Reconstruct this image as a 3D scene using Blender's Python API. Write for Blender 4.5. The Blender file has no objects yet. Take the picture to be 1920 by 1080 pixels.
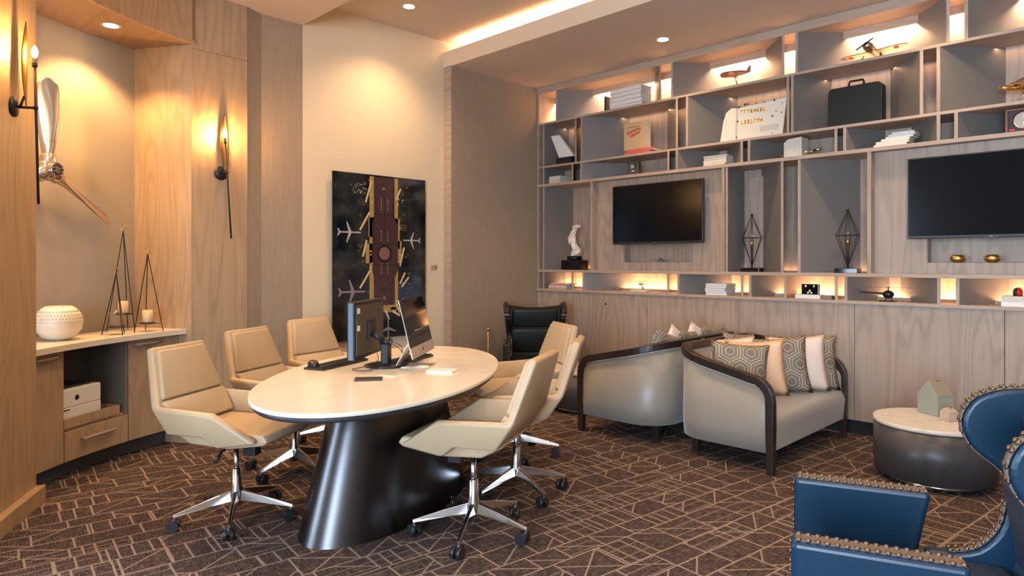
import bpy, bmesh, math, random
from mathutils import Vector, Matrix
random.seed(7)
S = bpy.context.scene
COL = S.collection
PI = math.pi
SQ = 2 ** .5 / 2
FPX, CAMH = 1240.0, 1.35

# ------------------------------------------------------------------ camera, world, exposure
cd = bpy.data.cameras.new('camera')
cam = bpy.data.objects.new('camera', cd); COL.objects.link(cam)
cam.location = (0, 0, CAMH)
cam.rotation_euler = (PI / 2, 0, PI / 4)
cd.sensor_width = 36; cd.lens = 36 * FPX / 1920
cd.shift_y = -50 / 1920
cd.clip_start = .05
S.camera = cam
S.view_settings.view_transform = 'Standard'
S.view_settings.look = 'None'
S.view_settings.exposure = 1.2
S.view_settings.gamma = 1
S.view_settings.use_curve_mapping = False
S.cycles.max_bounces = 7
S.cycles.diffuse_bounces = 4
S.cycles.use_denoising = True
S.cycles.sample_clamp_indirect = 4
w = bpy.data.worlds.new('world'); S.world = w; w.use_nodes = True
w.node_tree.nodes['Background'].inputs[0].default_value = (.62, .78, 1, 1)
w.node_tree.nodes['Background'].inputs[1].default_value = 1.0

WARM = (1, .66, .38)
GOLD = (1, .56, .22)
LED = (1, .56, .27)
LEDW = (1, .66, .40)
COOL = (.60, .78, 1)

def area(name, loc, rot, sx, sy, power, color, spread=PI):
    l = bpy.data.lights.new(name, 'AREA'); l.shape = 'RECTANGLE'; l.size = sx; l.size_y = sy
    l.energy = power; l.color = color; l.spread = spread
    o = bpy.data.objects.new(name, l); COL.objects.link(o); o.location = loc; o.rotation_euler = rot
    return o
def spot(name, loc, power, color, angle=100, blend=.7, radius=.04, rot=(0, 0, 0)):
    l = bpy.data.lights.new(name, 'SPOT'); l.energy = power; l.color = color
    l.spot_size = math.radians(angle); l.spot_blend = blend; l.shadow_soft_size = radius
    o = bpy.data.objects.new(name, l); COL.objects.link(o); o.location = loc; o.rotation_euler = rot
    return o
# daylight through the windows behind and to the left of the camera (window openings built below)
WINX = [(-6.1, -3.9), (-.1, 2.3)]
for (a, b), pw in zip(WINX, (110, 250)):
    area('window_daylight', ((a + b) / 2, -3.42, 1.55), (math.radians(90), 0, 0), b - a, 2.2, pw, COOL)
area('window_daylight', (-6.42, -1.7, 1.55), (math.radians(90), 0, math.radians(-90)), 2.2, 2.2, 140, COOL)
# cove light above the bulkhead lip, washing the raised ceiling
area('cove_light', (-1.3, 4.40, 3.475), (math.radians(180 - 25), 0, 0), 7.6, .05, 62, (1, .70, .40))
# shelf lights
area('shelf_light_top', (-1.27, 5.845, 3.225), (0, 0, 0), 7.6, .03, 80, LEDW)
area('shelf_light_second', (-1.27, 5.845, 2.885), (0, 0, 0), 7.6, .02, 3.5, LED)
area('shelf_light_low', (-1.27, 5.85, 1.05), (PI, 0, 0), 7.6, .03, 30, LED)
area('shelf_light_bay', (-1.27, 5.875, 1.262), (PI, 0, 0), 7.6, .015, 3.0, LED)
UPZ, LOWZ, BULKZ, LIPZ = 3.58, 3.36, 3.315, 3.47
DOWN = [(-4.727, 3.454, UPZ, 40), (-3.2, 3.454, UPZ, 34), (-1.6, 3.454, UPZ, 34), (.1, 3.454, UPZ, 34),
        (-3.197, 5.087, BULKZ, 30), (-1.2, 5.087, BULKZ, 30), (.8, 5.087, BULKZ, 30),
        (-3.6, 1.7, LOWZ, 38), (-1.9, 1.7, LOWZ, 34), (-.2, 1.7, LOWZ, 34), (-1.9, -.4, LOWZ, 30), (.9, .6, LOWZ, 24),
        (-5.123, 1.255, 2.96, 48), (-4.72, .66, 2.96, 40)]
for x, y, z, p in DOWN:
    spot('downlight_beam', (x, y, z - .03), p, WARM if z > 3 else GOLD, 125 if z > 3 else 118, .9 if z > 3 else .5)

# ------------------------------------------------------------------ pixel/world helpers (plain geometry of the room)
def fl(x, y, z=0.0):
    k = (CAMH - z) * FPX / (y - 490); xc = (x - 960) / FPX * k
    return ((-k + xc) * SQ, (k + xc) * SQ)
def wx(px, Y):
    t = (px - 960) / FPX
    return Y * (t - 1) / (t + 1)
def wz(px, py, Y):
    t = (px - 960) / FPX
    return CAMH - (py - 490) / FPX * Y / (SQ * (1 + t))

# ------------------------------------------------------------------ mesh helpers
class MB:
    def __init__(s): s.v = []; s.f = []; s.m = []; s.s = []
    def add(s, vs, fs, mi=0, sm=False):
        o = len(s.v); s.v += [tuple(v) for v in vs]
        for f in fs: s.f.append([i + o for i in f]); s.m.append(mi); s.s.append(sm)
        return s
    def box(s, x0, x1, y0, y1, z0, z1, mi=0):
        vs = [(x, y, z) for z in (z0, z1) for y in (y0, y1) for x in (x0, x1)]
        return s.add(vs, [(0, 1, 3, 2), (4, 6, 7, 5), (0, 4, 5, 1), (2, 3, 7, 6), (0, 2, 6, 4), (1, 5, 7, 3)], mi)
    def obox(s, c, size, R=None, mi=0):
        R = R or Matrix.Identity(3); a, b, d = [q / 2 for q in size]
        vs = [Vector(c) + R @ Vector((x, y, z)) for z in (-d, d) for y in (-b, b) for x in (-a, a)]
        return s.add(vs, [(0, 1, 3, 2), (4, 6, 7, 5), (0, 4, 5, 1), (2, 3, 7, 6), (0, 2, 6, 4), (1, 5, 7, 3)], mi)
    def poly(s, pts, mi=0): return s.add(pts, [tuple(range(len(pts)))], mi)
    def extr(s, base, off, mi=0, sm=False):
        n = len(base); off = Vector(off)
        vs = [Vector(p) for p in base] + [Vector(p) + off for p in base]
        s.add(vs, [tuple(range(n))[::-1], tuple(range(n, 2 * n))], mi, False)
        o = len(s.v) - 2 * n
        for i in range(n):
            j = (i + 1) % n
            s.f.append([o + i, o + j, o + j + n, o + i + n]); s.m.append(mi); s.s.append(sm)
        return s
    def prism(s, pts, z0, z1, mi=0, sm=False): return s.extr([(x, y, z0) for x, y in pts], (0, 0, z1 - z0), mi, sm)
    def xprism(s, pts, x0, x1, mi=0): return s.extr([(x0, y, z) for y, z in pts], (x1 - x0, 0, 0), mi)
    def yprism(s, pts, y0, y1, mi=0): return s.extr([(x, y0, z) for x, z in pts], (0, y1 - y0, 0), mi)
    def cyl(s, p0, p1, r0, r1=None, n=12, mi=0):
        r1 = r0 if r1 is None else r1
        p0, p1 = Vector(p0), Vector(p1); d = (p1 - p0).normalized()
        u = d.orthogonal().normalized(); v = d.cross(u)
        vs = []
        for p, r in ((p0, r0), (p1, r1)):
            for i in range(n):
                a = 2 * PI * i / n; vs.append(p + (u * math.cos(a) + v * math.sin(a)) * r)
        o = len(s.v); s.v += [tuple(q) for q in vs]
        for i in range(n):
            j = (i + 1) % n; s.f.append([o + i, o + j, o + j + n, o + i + n]); s.m.append(mi); s.s.append(n > 6)
        s.f.append([o + i for i in range(n)][::-1]); s.m.append(mi); s.s.append(False)
        s.f.append([o + n + i for i in range(n)]); s.m.append(mi); s.s.append(False)
        return s
    def lathe(s, prof, n=32, c=(0, 0, 0), sx=1, sy=1, mi=0, ax='z', R=None):
        o = len(s.v)
        for r, z in prof:
            for i in range(n):
                a = 2 * PI * i / n
                p = Vector((math.cos(a) * r * sx, math.sin(a) * r * sy, z))
                if ax == 'x': p = Vector((p.z, p.x, p.y))
                if ax == 'y': p = Vector((p.x, p.z, p.y))
                if R: p = R @ p
                s.v.append(tuple(p + Vector(c)))
        for k in range(len(prof) - 1):
            for i in range(n):
                j = (i + 1) % n
                s.f.append([o + k * n + i, o + k * n + j, o + (k + 1) * n + j, o + (k + 1) * n + i]); s.m.append(mi); s.s.append(True)
        if prof[0][0] > 1e-5: s.f.append([o + i for i in range(n)][::-1]); s.m.append(mi); s.s.append(False)
        if prof[-1][0] > 1e-5:
            q = o + (len(prof) - 1) * n; s.f.append([q + i for i in range(n)]); s.m.append(mi); s.s.append(False)
        return s
    def ball(s, c, r, n=12, mi=0, sc=(1, 1, 1)):
        pr = [(max(1e-6, r * math.sin(PI * k / (n // 2))), -r * math.cos(PI * k / (n // 2)) * sc[2]) for k in range(n // 2 + 1)]
        return s.lathe(pr, n, c, sc[0], sc[1], mi)
    def tube(s, path, r, n=8, mi=0):
        P = [Vector(p) for p in path]; rings = []
        u = None
        for i, p in enumerate(P):
            t = (P[min(i + 1, len(P) - 1)] - P[max(i - 1, 0)]).normalized()
            if u is None: u = t.orthogonal().normalized()
            u = (u - t * u.dot(t)).normalized(); v = t.cross(u)
            rr = r[i] if isinstance(r, (list, tuple)) else r
            rings.append([p + (u * math.cos(2 * PI * k / n) + v * math.sin(2 * PI * k / n)) * rr for k in range(n)])
        o = len(s.v)
        for g in rings: s.v += [tuple(q) for q in g]
        for i in range(len(P) - 1):
            for k in range(n):
                j = (k + 1) % n
                s.f.append([o + i * n + k, o + i * n + j, o + (i + 1) * n + j, o + (i + 1) * n + k]); s.m.append(mi); s.s.append(True)
        s.f.append([o + k for k in range(n)][::-1]); s.m.append(mi); s.s.append(False)
        q = o + (len(P) - 1) * n; s.f.append([q + k for k in range(n)]); s.m.append(mi); s.s.append(False)
        return s
    def grid(s, rows, mi=0, sm=True, close=False):
        o = len(s.v); n = len(rows[0])
        for r in rows: s.v += [tuple(p) for p in r]
        for i in range(len(rows) - 1):
            for k in range(n if close else n - 1):
                j = (k + 1) % n
                s.f.append([o + i * n + k, o + i * n + j, o + (i + 1) * n + j, o + (i + 1) * n + k]); s.m.append(mi); s.s.append(sm)
        return s
    def build(s, name, mats, parent=None, bevel=0, seg=2, smooth=None, solid=0, sub=0, fix=True, weld=False):
        if not isinstance(mats, (list, tuple)): mats = [mats]
        me = bpy.data.meshes.new(name)
        me.from_pydata(s.v, [], s.f)
        for m in mats: me.materials.append(m)
        me.polygons.foreach_set('material_index', s.m)
        me.polygons.foreach_set('use_smooth', s.s if smooth is None else [smooth] * len(s.f))
        if fix:
            bm = bmesh.new(); bm.from_mesh(me)
            if weld: bmesh.ops.remove_doubles(bm, verts=bm.verts, dist=1e-5)
            bmesh.ops.recalc_face_normals(bm, faces=bm.faces); bm.to_mesh(me); bm.free()
        o = bpy.data.objects.new(name, me); COL.objects.link(o)
        if parent: o.parent = parent
        if solid:
            q = o.modifiers.new('solid', 'SOLIDIFY'); q.thickness = solid; q.offset = 0
        if sub:
            q = o.modifiers.new('sub', 'SUBSURF'); q.levels = sub; q.render_levels = sub
        if bevel:
            q = o.modifiers.new('bevel', 'BEVEL'); q.width = bevel; q.segments = seg; q.limit_method = 'ANGLE'; q.angle_limit = math.radians(35)
        return o

def tag(o, label=None, cat=None, group=None, kind=None):
    if label: o['label'] = label
    if cat: o['category'] = cat
    if group: o['group'] = group
    if kind: o['kind'] = kind
    return o
def letters(name, body, size, mat, parent, loc, rot=(PI / 2, 0, 0)):
    c = bpy.data.curves.new(name, 'FONT'); c.body = body; c.size = size; c.extrude = .0003; c.align_x = 'CENTER'
    o = bpy.data.objects.new(name, c); COL.objects.link(o)
    me = bpy.data.meshes.new_from_object(o.evaluated_get(bpy.context.evaluated_depsgraph_get())); bpy.data.objects.remove(o)
    me.name = name; me.materials.clear(); me.materials.append(mat)
    o = bpy.data.objects.new(name, me); COL.objects.link(o); o.parent = parent; o.location = loc; o.rotation_euler = rot; return o
def struct(o): o['kind'] = 'structure'; return o
def thing(name, label, cat, loc=(0, 0, 0), rz=0, group=None):
    o = bpy.data.objects.new(name, None); COL.objects.link(o); o.empty_display_size = .1
    o.location = loc; o.rotation_euler = (0, 0, rz)
    return tag(o, label, cat, group)
def copy_tree(o, parent=None):
    c = o.copy(); COL.objects.link(c)
    if parent: c.parent = parent
    for ch in list(o.children): copy_tree(ch, c)
    return c
def R3(rx=0, ry=0, rz=0):
    return (Matrix.Rotation(rz, 3, 'Z') @ Matrix.Rotation(ry, 3, 'Y') @ Matrix.Rotation(rx, 3, 'X'))

# ------------------------------------------------------------------ materials
def nmat(name):
    m = bpy.data.materials.new(name); m.use_nodes = True
    nt = m.node_tree; b = nt.nodes['Principled BSDF']
    return m, nt, b
def N(nt, typ, **kw):
    n = nt.nodes.new(typ)
    for k, v in kw.items(): setattr(n, k, v)
    return n
def mth(nt, op, a, b=None, c=None):
    n = nt.nodes.new('ShaderNodeMath'); n.operation = op
    for i, q in enumerate((a, b, c)):
        if q is None: continue
        if isinstance(q, (int, float)): n.inputs[i].default_value = q
        else: nt.links.new(q, n.inputs[i])
    return n.outputs[0]
def mixc(nt, f, a, b):
    n = nt.nodes.new('ShaderNodeMix'); n.data_type = 'RGBA'
    for i, q in ((0, f), (6, a), (7, b)):
        if isinstance(q, (int, float)): n.inputs[i].default_value = q
        elif isinstance(q, tuple): n.inputs[i].default_value = q + (1,) if len(q) == 3 else q
        else: nt.links.new(q, n.inputs[i])
    return n.outputs[2]
def plain(name, col, rough=.5, metal=0, noise=.0, nscale=20, bump=0, bscale=200, coat=0, trans=0, aniso=None):
    m, nt, b = nmat(name)
    b.inputs['Base Color'].default_value = col + (1,)
    b.inputs['Roughness'].default_value = rough
    b.inputs['Metallic'].default_value = metal
    if coat: b.inputs['Coat Weight'].default_value = coat
    if trans: b.inputs['Transmission Weight'].default_value = trans
    tc = N(nt, 'ShaderNodeTexCoord')
    if noise:
        t = N(nt, 'ShaderNodeTexNoise'); t.inputs['Scale'].default_value = nscale; t.inputs['Detail'].default_value = 5
        nt.links.new(tc.outputs['Object'], t.inputs['Vector'])
        c2 = tuple(q * (1 - noise) for q in col); c1 = tuple(min(1, q * (1 + noise)) for q in col)
        nt.links.new(mixc(nt, t.outputs['Fac'], c2, c1), b.inputs['Base Color'])
    if bump:
        t = N(nt, 'ShaderNodeTexNoise'); t.inputs['Scale'].default_value = bscale; t.inputs['Detail'].default_value = 3
        nt.links.new(tc.outputs['Object'], t.inputs['Vector'])
        bp = N(nt, 'ShaderNodeBump'); bp.inputs['Strength'].default_value = bump; bp.inputs['Distance'].default_value = .002
        nt.links.new(t.outputs['Fac'], bp.inputs['Height']); nt.links.new(bp.outputs[0], b.inputs['Normal'])
    return m
def glow(name, col, strength):
    m, nt, b = nmat(name)
    b.inputs['Base Color'].default_value = (0, 0, 0, 1)
    b.inputs['Emission Color'].default_value = col + (1,); b.inputs['Emission Strength'].default_value = strength
    return m
def wood(name, c1, c2, axis='Z', rough=.5, rings=11, contrast=1.0):
    m, nt, b = nmat(name)
    tc = N(nt, 'ShaderNodeTexCoord'); oi = N(nt, 'ShaderNodeObjectInfo')
    ad = N(nt, 'ShaderNodeVectorMath', operation='ADD')
    cmb = N(nt, 'ShaderNodeCombineXYZ')
    nt.links.new(mth(nt, 'MULTIPLY', oi.outputs['Random'], 37.0), cmb.inputs[0])
    nt.links.new(mth(nt, 'MULTIPLY', oi.outputs['Random'], 11.0), cmb.inputs[2])
    nt.links.new(tc.outputs['Object'], ad.inputs[0]); nt.links.new(cmb.outputs[0], ad.inputs[1])
    def nz(sc_long, sc_cross, detail):
        mp = N(nt, 'ShaderNodeMapping')
        sc = [sc_cross] * 3; sc['XYZ'.index(axis)] = sc_long; mp.inputs['Scale'].default_value = sc
        nt.links.new(ad.outputs[0], mp.inputs['Vector'])
        t = N(nt, 'ShaderNodeTexNoise'); t.inputs['Scale'].default_value = 1; t.inputs['Detail'].default_value = detail
        nt.links.new(mp.outputs[0], t.inputs['Vector']); return t.outputs['Fac']
    big = nz(.55, 4.2, 1.5)
    ring = mth(nt, 'SINE', mth(nt, 'MULTIPLY', big, rings * 6.28))
    ring = mth(nt, 'POWER', mth(nt, 'MULTIPLY_ADD', ring, .5, .5), 2.2)
    fine = nz(3.0, 150, 4)
    mid = nz(.8, 22, 3)
    f = mth(nt, 'ADD', mth(nt, 'MULTIPLY', ring, .38 * contrast), mth(nt, 'MULTIPLY', mth(nt, 'SUBTRACT', fine, .35), .75 * contrast))
    f = mth(nt, 'ADD', f, mth(nt, 'MULTIPLY', mth(nt, 'SUBTRACT', mid, .5), .7 * contrast))
    n = nt.nodes.new('ShaderNodeClamp'); nt.links.new(f, n.inputs[0])
    nt.links.new(mixc(nt, n.outputs[0], c1, c2), b.inputs['Base Color'])
    b.inputs['Roughness'].default_value = rough
    bp = N(nt, 'ShaderNodeBump'); bp.inputs['Strength'].default_value = .25; bp.inputs['Distance'].default_value = .001
    nt.links.new(fine, bp.inputs['Height']); nt.links.new(bp.outputs[0], b.inputs['Normal'])
    return m

OAK = wood('oak_veneer', (.40, .305, .235), (.245, .178, .130))
OAKX = wood('oak_veneer_horizontal', (.43, .325, .245), (.29, .21, .15), axis='X', contrast=.7)
OAKL = wood('oak_veneer_left', (.40, .278, .165), (.262, .174, .102))
OAKC = wood('oak_veneer_ceiling', (.36, .23, .14), (.25, .15, .09), axis='X')
GREY = plain('taupe_lacquer', (.165, .150, .135), .38, noise=.04, nscale=3)
FABW = plain('wall_fabric', (.30, .245, .19), .9, noise=.12, nscale=1)
def fabric_wall():
    m, nt, b = nmat('linen_wallcovering')
    tc = N(nt, 'ShaderNodeTexCoord'); mp = N(nt, 'ShaderNodeMapping'); mp.inputs['Scale'].default_value = (160, 160, 5)
    nt.links.new(tc.outputs['Object'], mp.inputs['Vector'])
    t = N(nt, 'ShaderNodeTexNoise'); t.inputs['Scale'].default_value = 1; t.inputs['Detail'].default_value = 4
    nt.links.new(mp.outputs[0], t.inputs['Vector'])
    nt.links.new(mixc(nt, t.outputs['Fac'], (.24, .175, .118), (.40, .305, .215)), b.inputs['Base Color'])
    b.inputs['Roughness'].default_value = .85
    return m
FABW = fabric_wall()
PLAST = plain('warm_plaster', (.68, .555, .385), .8, noise=.03, nscale=2)
NICHE = plain('niche_paint', (.32, .27, .21), .5, noise=.04, nscale=2)
CEIL = plain('ceiling_paint', (.60, .50, .42), .9, noise=.02, nscale=2)
FASC = plain('fascia_paint', (.66, .54, .40), .8)
BLACKB = plain('black_base', (.012, .012, .013), .5)
DGREY = plain('dark_toe_kick', (.075, .072, .068), .5)
CABIN = plain('cabinet_interior', (.10, .095, .09), .6)

def stone(name, base, vein, rough=.12, vs=1.6, amt=.5):
    m, nt, b = nmat(name)
    tc = N(nt, 'ShaderNodeTexCoord')
    t = N(nt, 'ShaderNodeTexNoise'); t.inputs['Scale'].default_value = vs; t.inputs['Detail'].default_value = 8; t.inputs['Distortion'].default_value = 1.4
    nt.links.new(tc.outputs['Object'], t.inputs['Vector'])
    d = mth(nt, 'ABSOLUTE', mth(nt, 'SUBTRACT', t.outputs['Fac'], .5))
    f = mth(nt, 'MULTIPLY', mth(nt, 'SUBTRACT', 1, mth(nt, 'MINIMUM', mth(nt, 'MULTIPLY', d, 28), 1)), amt)
    nt.links.new(mixc(nt, f, base, vein), b.inputs['Base Color'])
    b.inputs['Roughness'].default_value = rough
    return m
TOPW = stone('cream_quartz', (.74, .68, .58), (.60, .53, .43), .16, 1.2, .3)
COUNTER = stone('counter_quartz', (.70, .62, .50), (.66, .58, .47), .3, 3, .3)
MARBLE = stone('pale_marble', (.70, .66, .60), (.50, .42, .34), .12, 5, .4)

def carpet():
    m, nt, b = nmat('woven_line_carpet')
    tc = N(nt, 'ShaderNodeTexCoord')
    rot = N(nt, 'ShaderNodeMapping'); rot.inputs['Rotation'].default_value = (0, 0, math.radians(7))
    nt.links.new(tc.outputs['Object'], rot.inputs['Vector'])
    # slight wobble
    wn = N(nt, 'ShaderNodeTexNoise'); wn.inputs['Scale'].default_value = 3; nt.links.new(rot.outputs[0], wn.inputs['Vector'])
    wob = N(nt, 'ShaderNodeVectorMath', operation='MULTIPLY_ADD'); wob.inputs[1].default_value = (.012, .012, 0)
    nt.links.new(wn.outputs['Color'], wob.inputs[0]); nt.links.new(rot.outputs[0], wob.inputs[2])
    sp = N(nt, 'ShaderNodeSeparateXYZ'); nt.links.new(wob.outputs[0], sp.inputs[0])
    X, Y = sp.outputs[0], sp.outputs[1]
    def vor(coord, scale, feat):
        v = N(nt, 'ShaderNodeTexVoronoi'); v.voronoi_dimensions = '1D'; v.feature = feat
        v.inputs['Scale'].default_value = scale
        v.inputs['Randomness'].default_value = .85
        nt.links.new(coord, v.inputs['W']); return v
    def line(coord, scale, width, soft=.35):
        v = vor(coord, scale, 'DISTANCE_TO_EDGE')
        d = mth(nt, 'DIVIDE', v.outputs['Distance'], scale)
        r = N(nt, 'ShaderNodeMapRange'); r.inputs[1].default_value = width * .5; r.inputs[2].default_value = width * (.5 + soft)
        r.inputs[3].default_value = 1; r.inputs[4].default_value = 0; nt.links.new(d, r.inputs[0]); return r.outputs[0]
    def ids(coord, scale):
        v = vor(coord, scale, 'F1'); s = N(nt, 'ShaderNodeSeparateColor'); nt.links.new(v.outputs['Color'], s.inputs[0])
        return s.outputs
    rows = line(X, 6.5, .0065)
    rid = ids(X, 6.5)
    Yr = mth(nt, 'ADD', Y, mth(nt, 'MULTIPLY', rid[0], 37.7))
    cross = line(Yr, 4.6, .0075)
    cid = ids(Yr, 4.6)
    cell = mth(nt, 'FRACT', mth(nt, 'ADD', mth(nt, 'MULTIPLY', cid[0], 7.3), mth(nt, 'MULTIPLY', rid[1], 5.1)))
    # diagonals inside some cells
    def diag(sgn, lo, hi):
        D = mth(nt, 'ADD', mth(nt, 'MULTIPLY', X, sgn * .80), mth(nt, 'MULTIPLY', Y, .58))
        D = mth(nt, 'ADD', D, mth(nt, 'MULTIPLY', cell, 9.0))
        g = mth(nt, 'MULTIPLY', mth(nt, 'GREATER_THAN', cell, lo), mth(nt, 'LESS_THAN', cell, hi))
        return mth(nt, 'MULTIPLY', line(D, 5.0, .006), g)
    d1 = diag(1, .05, .45); d2 = diag(-1, .35, .8)
    dbl = mth(nt, 'MULTIPLY', line(Yr, 13, .007), mth(nt, 'GREATER_THAN', cell, .74))
    dbx = mth(nt, 'MULTIPLY', line(X, 15, .004), mth(nt, 'MULTIPLY', mth(nt, 'GREATER_THAN', mth(nt, 'FRACT', mth(nt, 'MULTIPLY', cell, 3.7)), .62), .8))
    strong = rows
    for q in (cross, d1, d2, dbl, dbx): strong = mth(nt, 'MAXIMUM', strong, q)
    # faint fine scratchy threads
    def thread(sx, sy, s):
        mp = N(nt, 'ShaderNodeMapping'); mp.inputs['Scale'].default_value = (sx, sy, 1)
        nt.links.new(wob.outputs[0], mp.inputs['Vector'])
        t = N(nt, 'ShaderNodeTexNoise'); t.inputs['Scale'].default_value = s; t.inputs['Detail'].default_value = 2
        nt.links.new(mp.outputs[0], t.inputs['Vector']); return t.outputs['Fac']
    th = mth(nt, 'MAXIMUM', thread(24, 3.0, 7), thread(3.0, 24, 7))
    r = N(nt, 'ShaderNodeMapRange'); r.inputs[1].default_value = .50; r.inputs[2].default_value = .72; nt.links.new(th, r.inputs[0])
    base = mixc(nt, mth(nt, 'MULTIPLY', r.outputs[0], .62), (.042, .028, .026), (.235, .165, .132))
    brk = N(nt, 'ShaderNodeTexNoise'); brk.inputs['Scale'].default_value = 60; nt.links.new(rot.outputs[0], brk.inputs['Vector'])
    lf = mth(nt, 'MULTIPLY', strong, mth(nt, 'MULTIPLY_ADD', brk.outputs['Fac'], .5, .55))
    n = nt.nodes.new('ShaderNodeClamp'); nt.links.new(lf, n.inputs[0])
    nt.links.new(mixc(nt, n.outputs[0], base, (.33, .25, .19)), b.inputs['Base Color'])
    b.inputs['Roughness'].default_value = 1.0
    b.inputs['Specular IOR Level'].default_value = .1
    pile = N(nt, 'ShaderNodeTexNoise'); pile.inputs['Scale'].default_value = 260; nt.links.new(tc.outputs['Object'], pile.inputs['Vector'])
    bp = N(nt, 'ShaderNodeBump'); bp.inputs['Strength'].default_value = .5; bp.inputs['Distance'].default_value = .004
    nt.links.new(mth(nt, 'ADD', pile.outputs['Fac'], mth(nt, 'MULTIPLY', strong, .5)), bp.inputs['Height']); nt.links.new(bp.outputs[0], b.inputs['Normal'])
    return m
CARPET = carpet()

LEATH = plain('cream_leather', (.45, .335, .205), .40, noise=.05, nscale=9, bump=.25, bscale=260)
CHROME = plain('polished_aluminium', (.62, .62, .63), .16, 1)
BLKP = plain('black_plastic', (.014, .014, .016), .38)
BLKG = plain('black_glass', (.004, .005, .007), .06)
SCREEN = plain('screen_glass', (.002, .003, .005), .18)
SCREEN.node_tree.nodes['Principled BSDF'].inputs['Specular IOR Level'].default_value = .14
WHITE = plain('white_card', (.74, .72, .68), .55)
OFFW = plain('off_white_paper', (.66, .60, .50), .7, noise=.06, nscale=30)
GUNM = plain('burnished_gunmetal', (.072, .070, .072), .30, 1, noise=.25, nscale=3)
BRASS = plain('brass', (.72, .47, .16), .22, 1)
AGED = plain('aged_bronze', (.30, .17, .06), .38, 1)
GOLDW = plain('gold_leaf', (.80, .52, .17), .28, 1)
IRON = plain('black_iron', (.02, .021, .023), .45, .4)
SILVER = plain('polished_silver', (.60, .53, .46), .2, 1, noise=.08, nscale=12)
DWOOD = wood('dark_stained_wood', (.024, .015, .012), (.012, .008, .007), axis='Z', rough=.35, contrast=.6)
NAVY = plain('navy_leather', (.004, .024, .052), .33, noise=.1, nscale=6, bump=.15, bscale=220)
NAVYD = plain('navy_leather_dull', (.022, .036, .062), .45, noise=.1, nscale=6, bump=.15, bscale=220)
BLKL = plain('black_leather', (.009, .012, .011), .42, noise=.1, nscale=6, bump=.15, bscale=220)
for m_, q_ in ((NAVY, .32), (NAVYD, .3), (BLKL, .3)): m_.node_tree.nodes['Principled BSDF'].inputs['Specular IOR Level'].default_value = q_
TRIMB = plain('brown_trim_tape', (.13, .095, .07), .8, noise=.2, nscale=60)
NAILM = plain('antique_nail', (.20, .155, .115), .38, 1)
RED = plain('red_paint', (.55, .03, .025), .45)
ROSE = plain('red_cloth_cover', (.62, .12, .09), .6)
KRAFT = plain('kraft_cover', (.52, .36, .19), .7)
MODELW = wood('model_redwood', (.30, .11, .05), (.18, .06, .03), axis='X', rough=.35)
CERW = plain('white_ceramic', (.72, .66, .54), .45)
CELAD = plain('celadon_ceramic', (.30, .34, .285), .3, noise=.05, nscale=20)
TAUPEC = plain('taupe_ceramic', (.28, .25, .20), .3)
PINKC = plain('blush_ceramic', (.50, .40, .33), .3)
CANDLE = plain('ivory_wax', (.78, .62, .36), .5)
GLASS = plain('clear_glass', (1, 1, 1), .03, trans=1)
def thin_glass():
    m, nt, b = nmat('thin_clear_glass')
    out = nt.nodes['Material Output']
    tr = N(nt, 'ShaderNodeBsdfTransparent'); gl = N(nt, 'ShaderNodeBsdfGlossy'); gl.inputs['Roughness'].default_value = .03
    fr = N(nt, 'ShaderNodeLayerWeight')
    mx = N(nt, 'ShaderNodeMixShader'); nt.links.new(mth(nt, 'MULTIPLY_ADD', mth(nt, 'POWER', fr.outputs['Facing'], 3), .5, .04), mx.inputs[0])
    nt.links.new(tr.outputs[0], mx.inputs[1]); nt.links.new(gl.outputs[0], mx.inputs[2]); nt.links.new(mx.outputs[0], out.inputs[0])
    return m
TGLASS = thin_glass()
SOFAF = plain('sofa_satin_weave', (.255, .230, .190), .36, noise=.08, nscale=4, bump=.2, bscale=500)
SOFAF.node_tree.nodes['Principled BSDF'].inputs['Sheen Weight'].default_value = .3
PEACH = plain('peach_satin', (.72, .50, .34), .55, noise=.05, nscale=4)
BLUSH = plain('blush_satin', (.74, .62, .54), .55, noise=.05, nscale=4)
def pillow_pat():
    m, nt, b = nmat('hexagon_jacquard')
    tc = N(nt, 'ShaderNodeTexCoord'); sp = N(nt, 'ShaderNodeSeparateXYZ'); nt.links.new(tc.outputs['Object'], sp.inputs[0])
    rx, ry = .145, .145 * 1.732
    def md(q, r_, off): return mth(nt, 'SUBTRACT', mth(nt, 'FLOORED_MODULO', mth(nt, 'ADD', q, off + 10 * r_), r_), r_ / 2)
    ds = []
    for ox, oy in ((0, 0), (rx / 2, ry / 2)):
        ax = mth(nt, 'ABSOLUTE', md(sp.outputs[0], rx, ox)); ay = mth(nt, 'ABSOLUTE', md(sp.outputs[2], ry, oy))
        ds.append(mth(nt, 'MAXIMUM', ax, mth(nt, 'ADD', mth(nt, 'MULTIPLY', ax, .5), mth(nt, 'MULTIPLY', ay, .866))))
    d = mth(nt, 'DIVIDE', mth(nt, 'MINIMUM', ds[0], ds[1]), rx / 2)
    def ln(c, w_): return mth(nt, 'LESS_THAN', mth(nt, 'ABSOLUTE', mth(nt, 'SUBTRACT', d, c)), w_)
    l = mth(nt, 'MAXIMUM', mth(nt, 'MAXIMUM', ln(.98, .04), ln(.74, .045)), ln(.40, .04))
    nt.links.new(mixc(nt, l, (.155, .135, .11), (.40, .34, .26)), b.inputs['Base Color'])
    b.inputs['Roughness'].default_value = .7
    return m
PATT = pillow_pat()
BULB = glow('lamp_glow', (1, .50, .17), 650)
DLG = glow('downlight_glow', (1, .80, .52), 22)
LEDM = glow('led_strip_glow', (1, .62, .32), 5)
REDL = plain('red_plastic', (.60, .01, .015), .25)
YEL = plain('worn_yellow_paint', (.80, .46, .03), .7)
BLUEB = plain('dark_blue_cover', (.03, .05, .10), .5)
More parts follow.
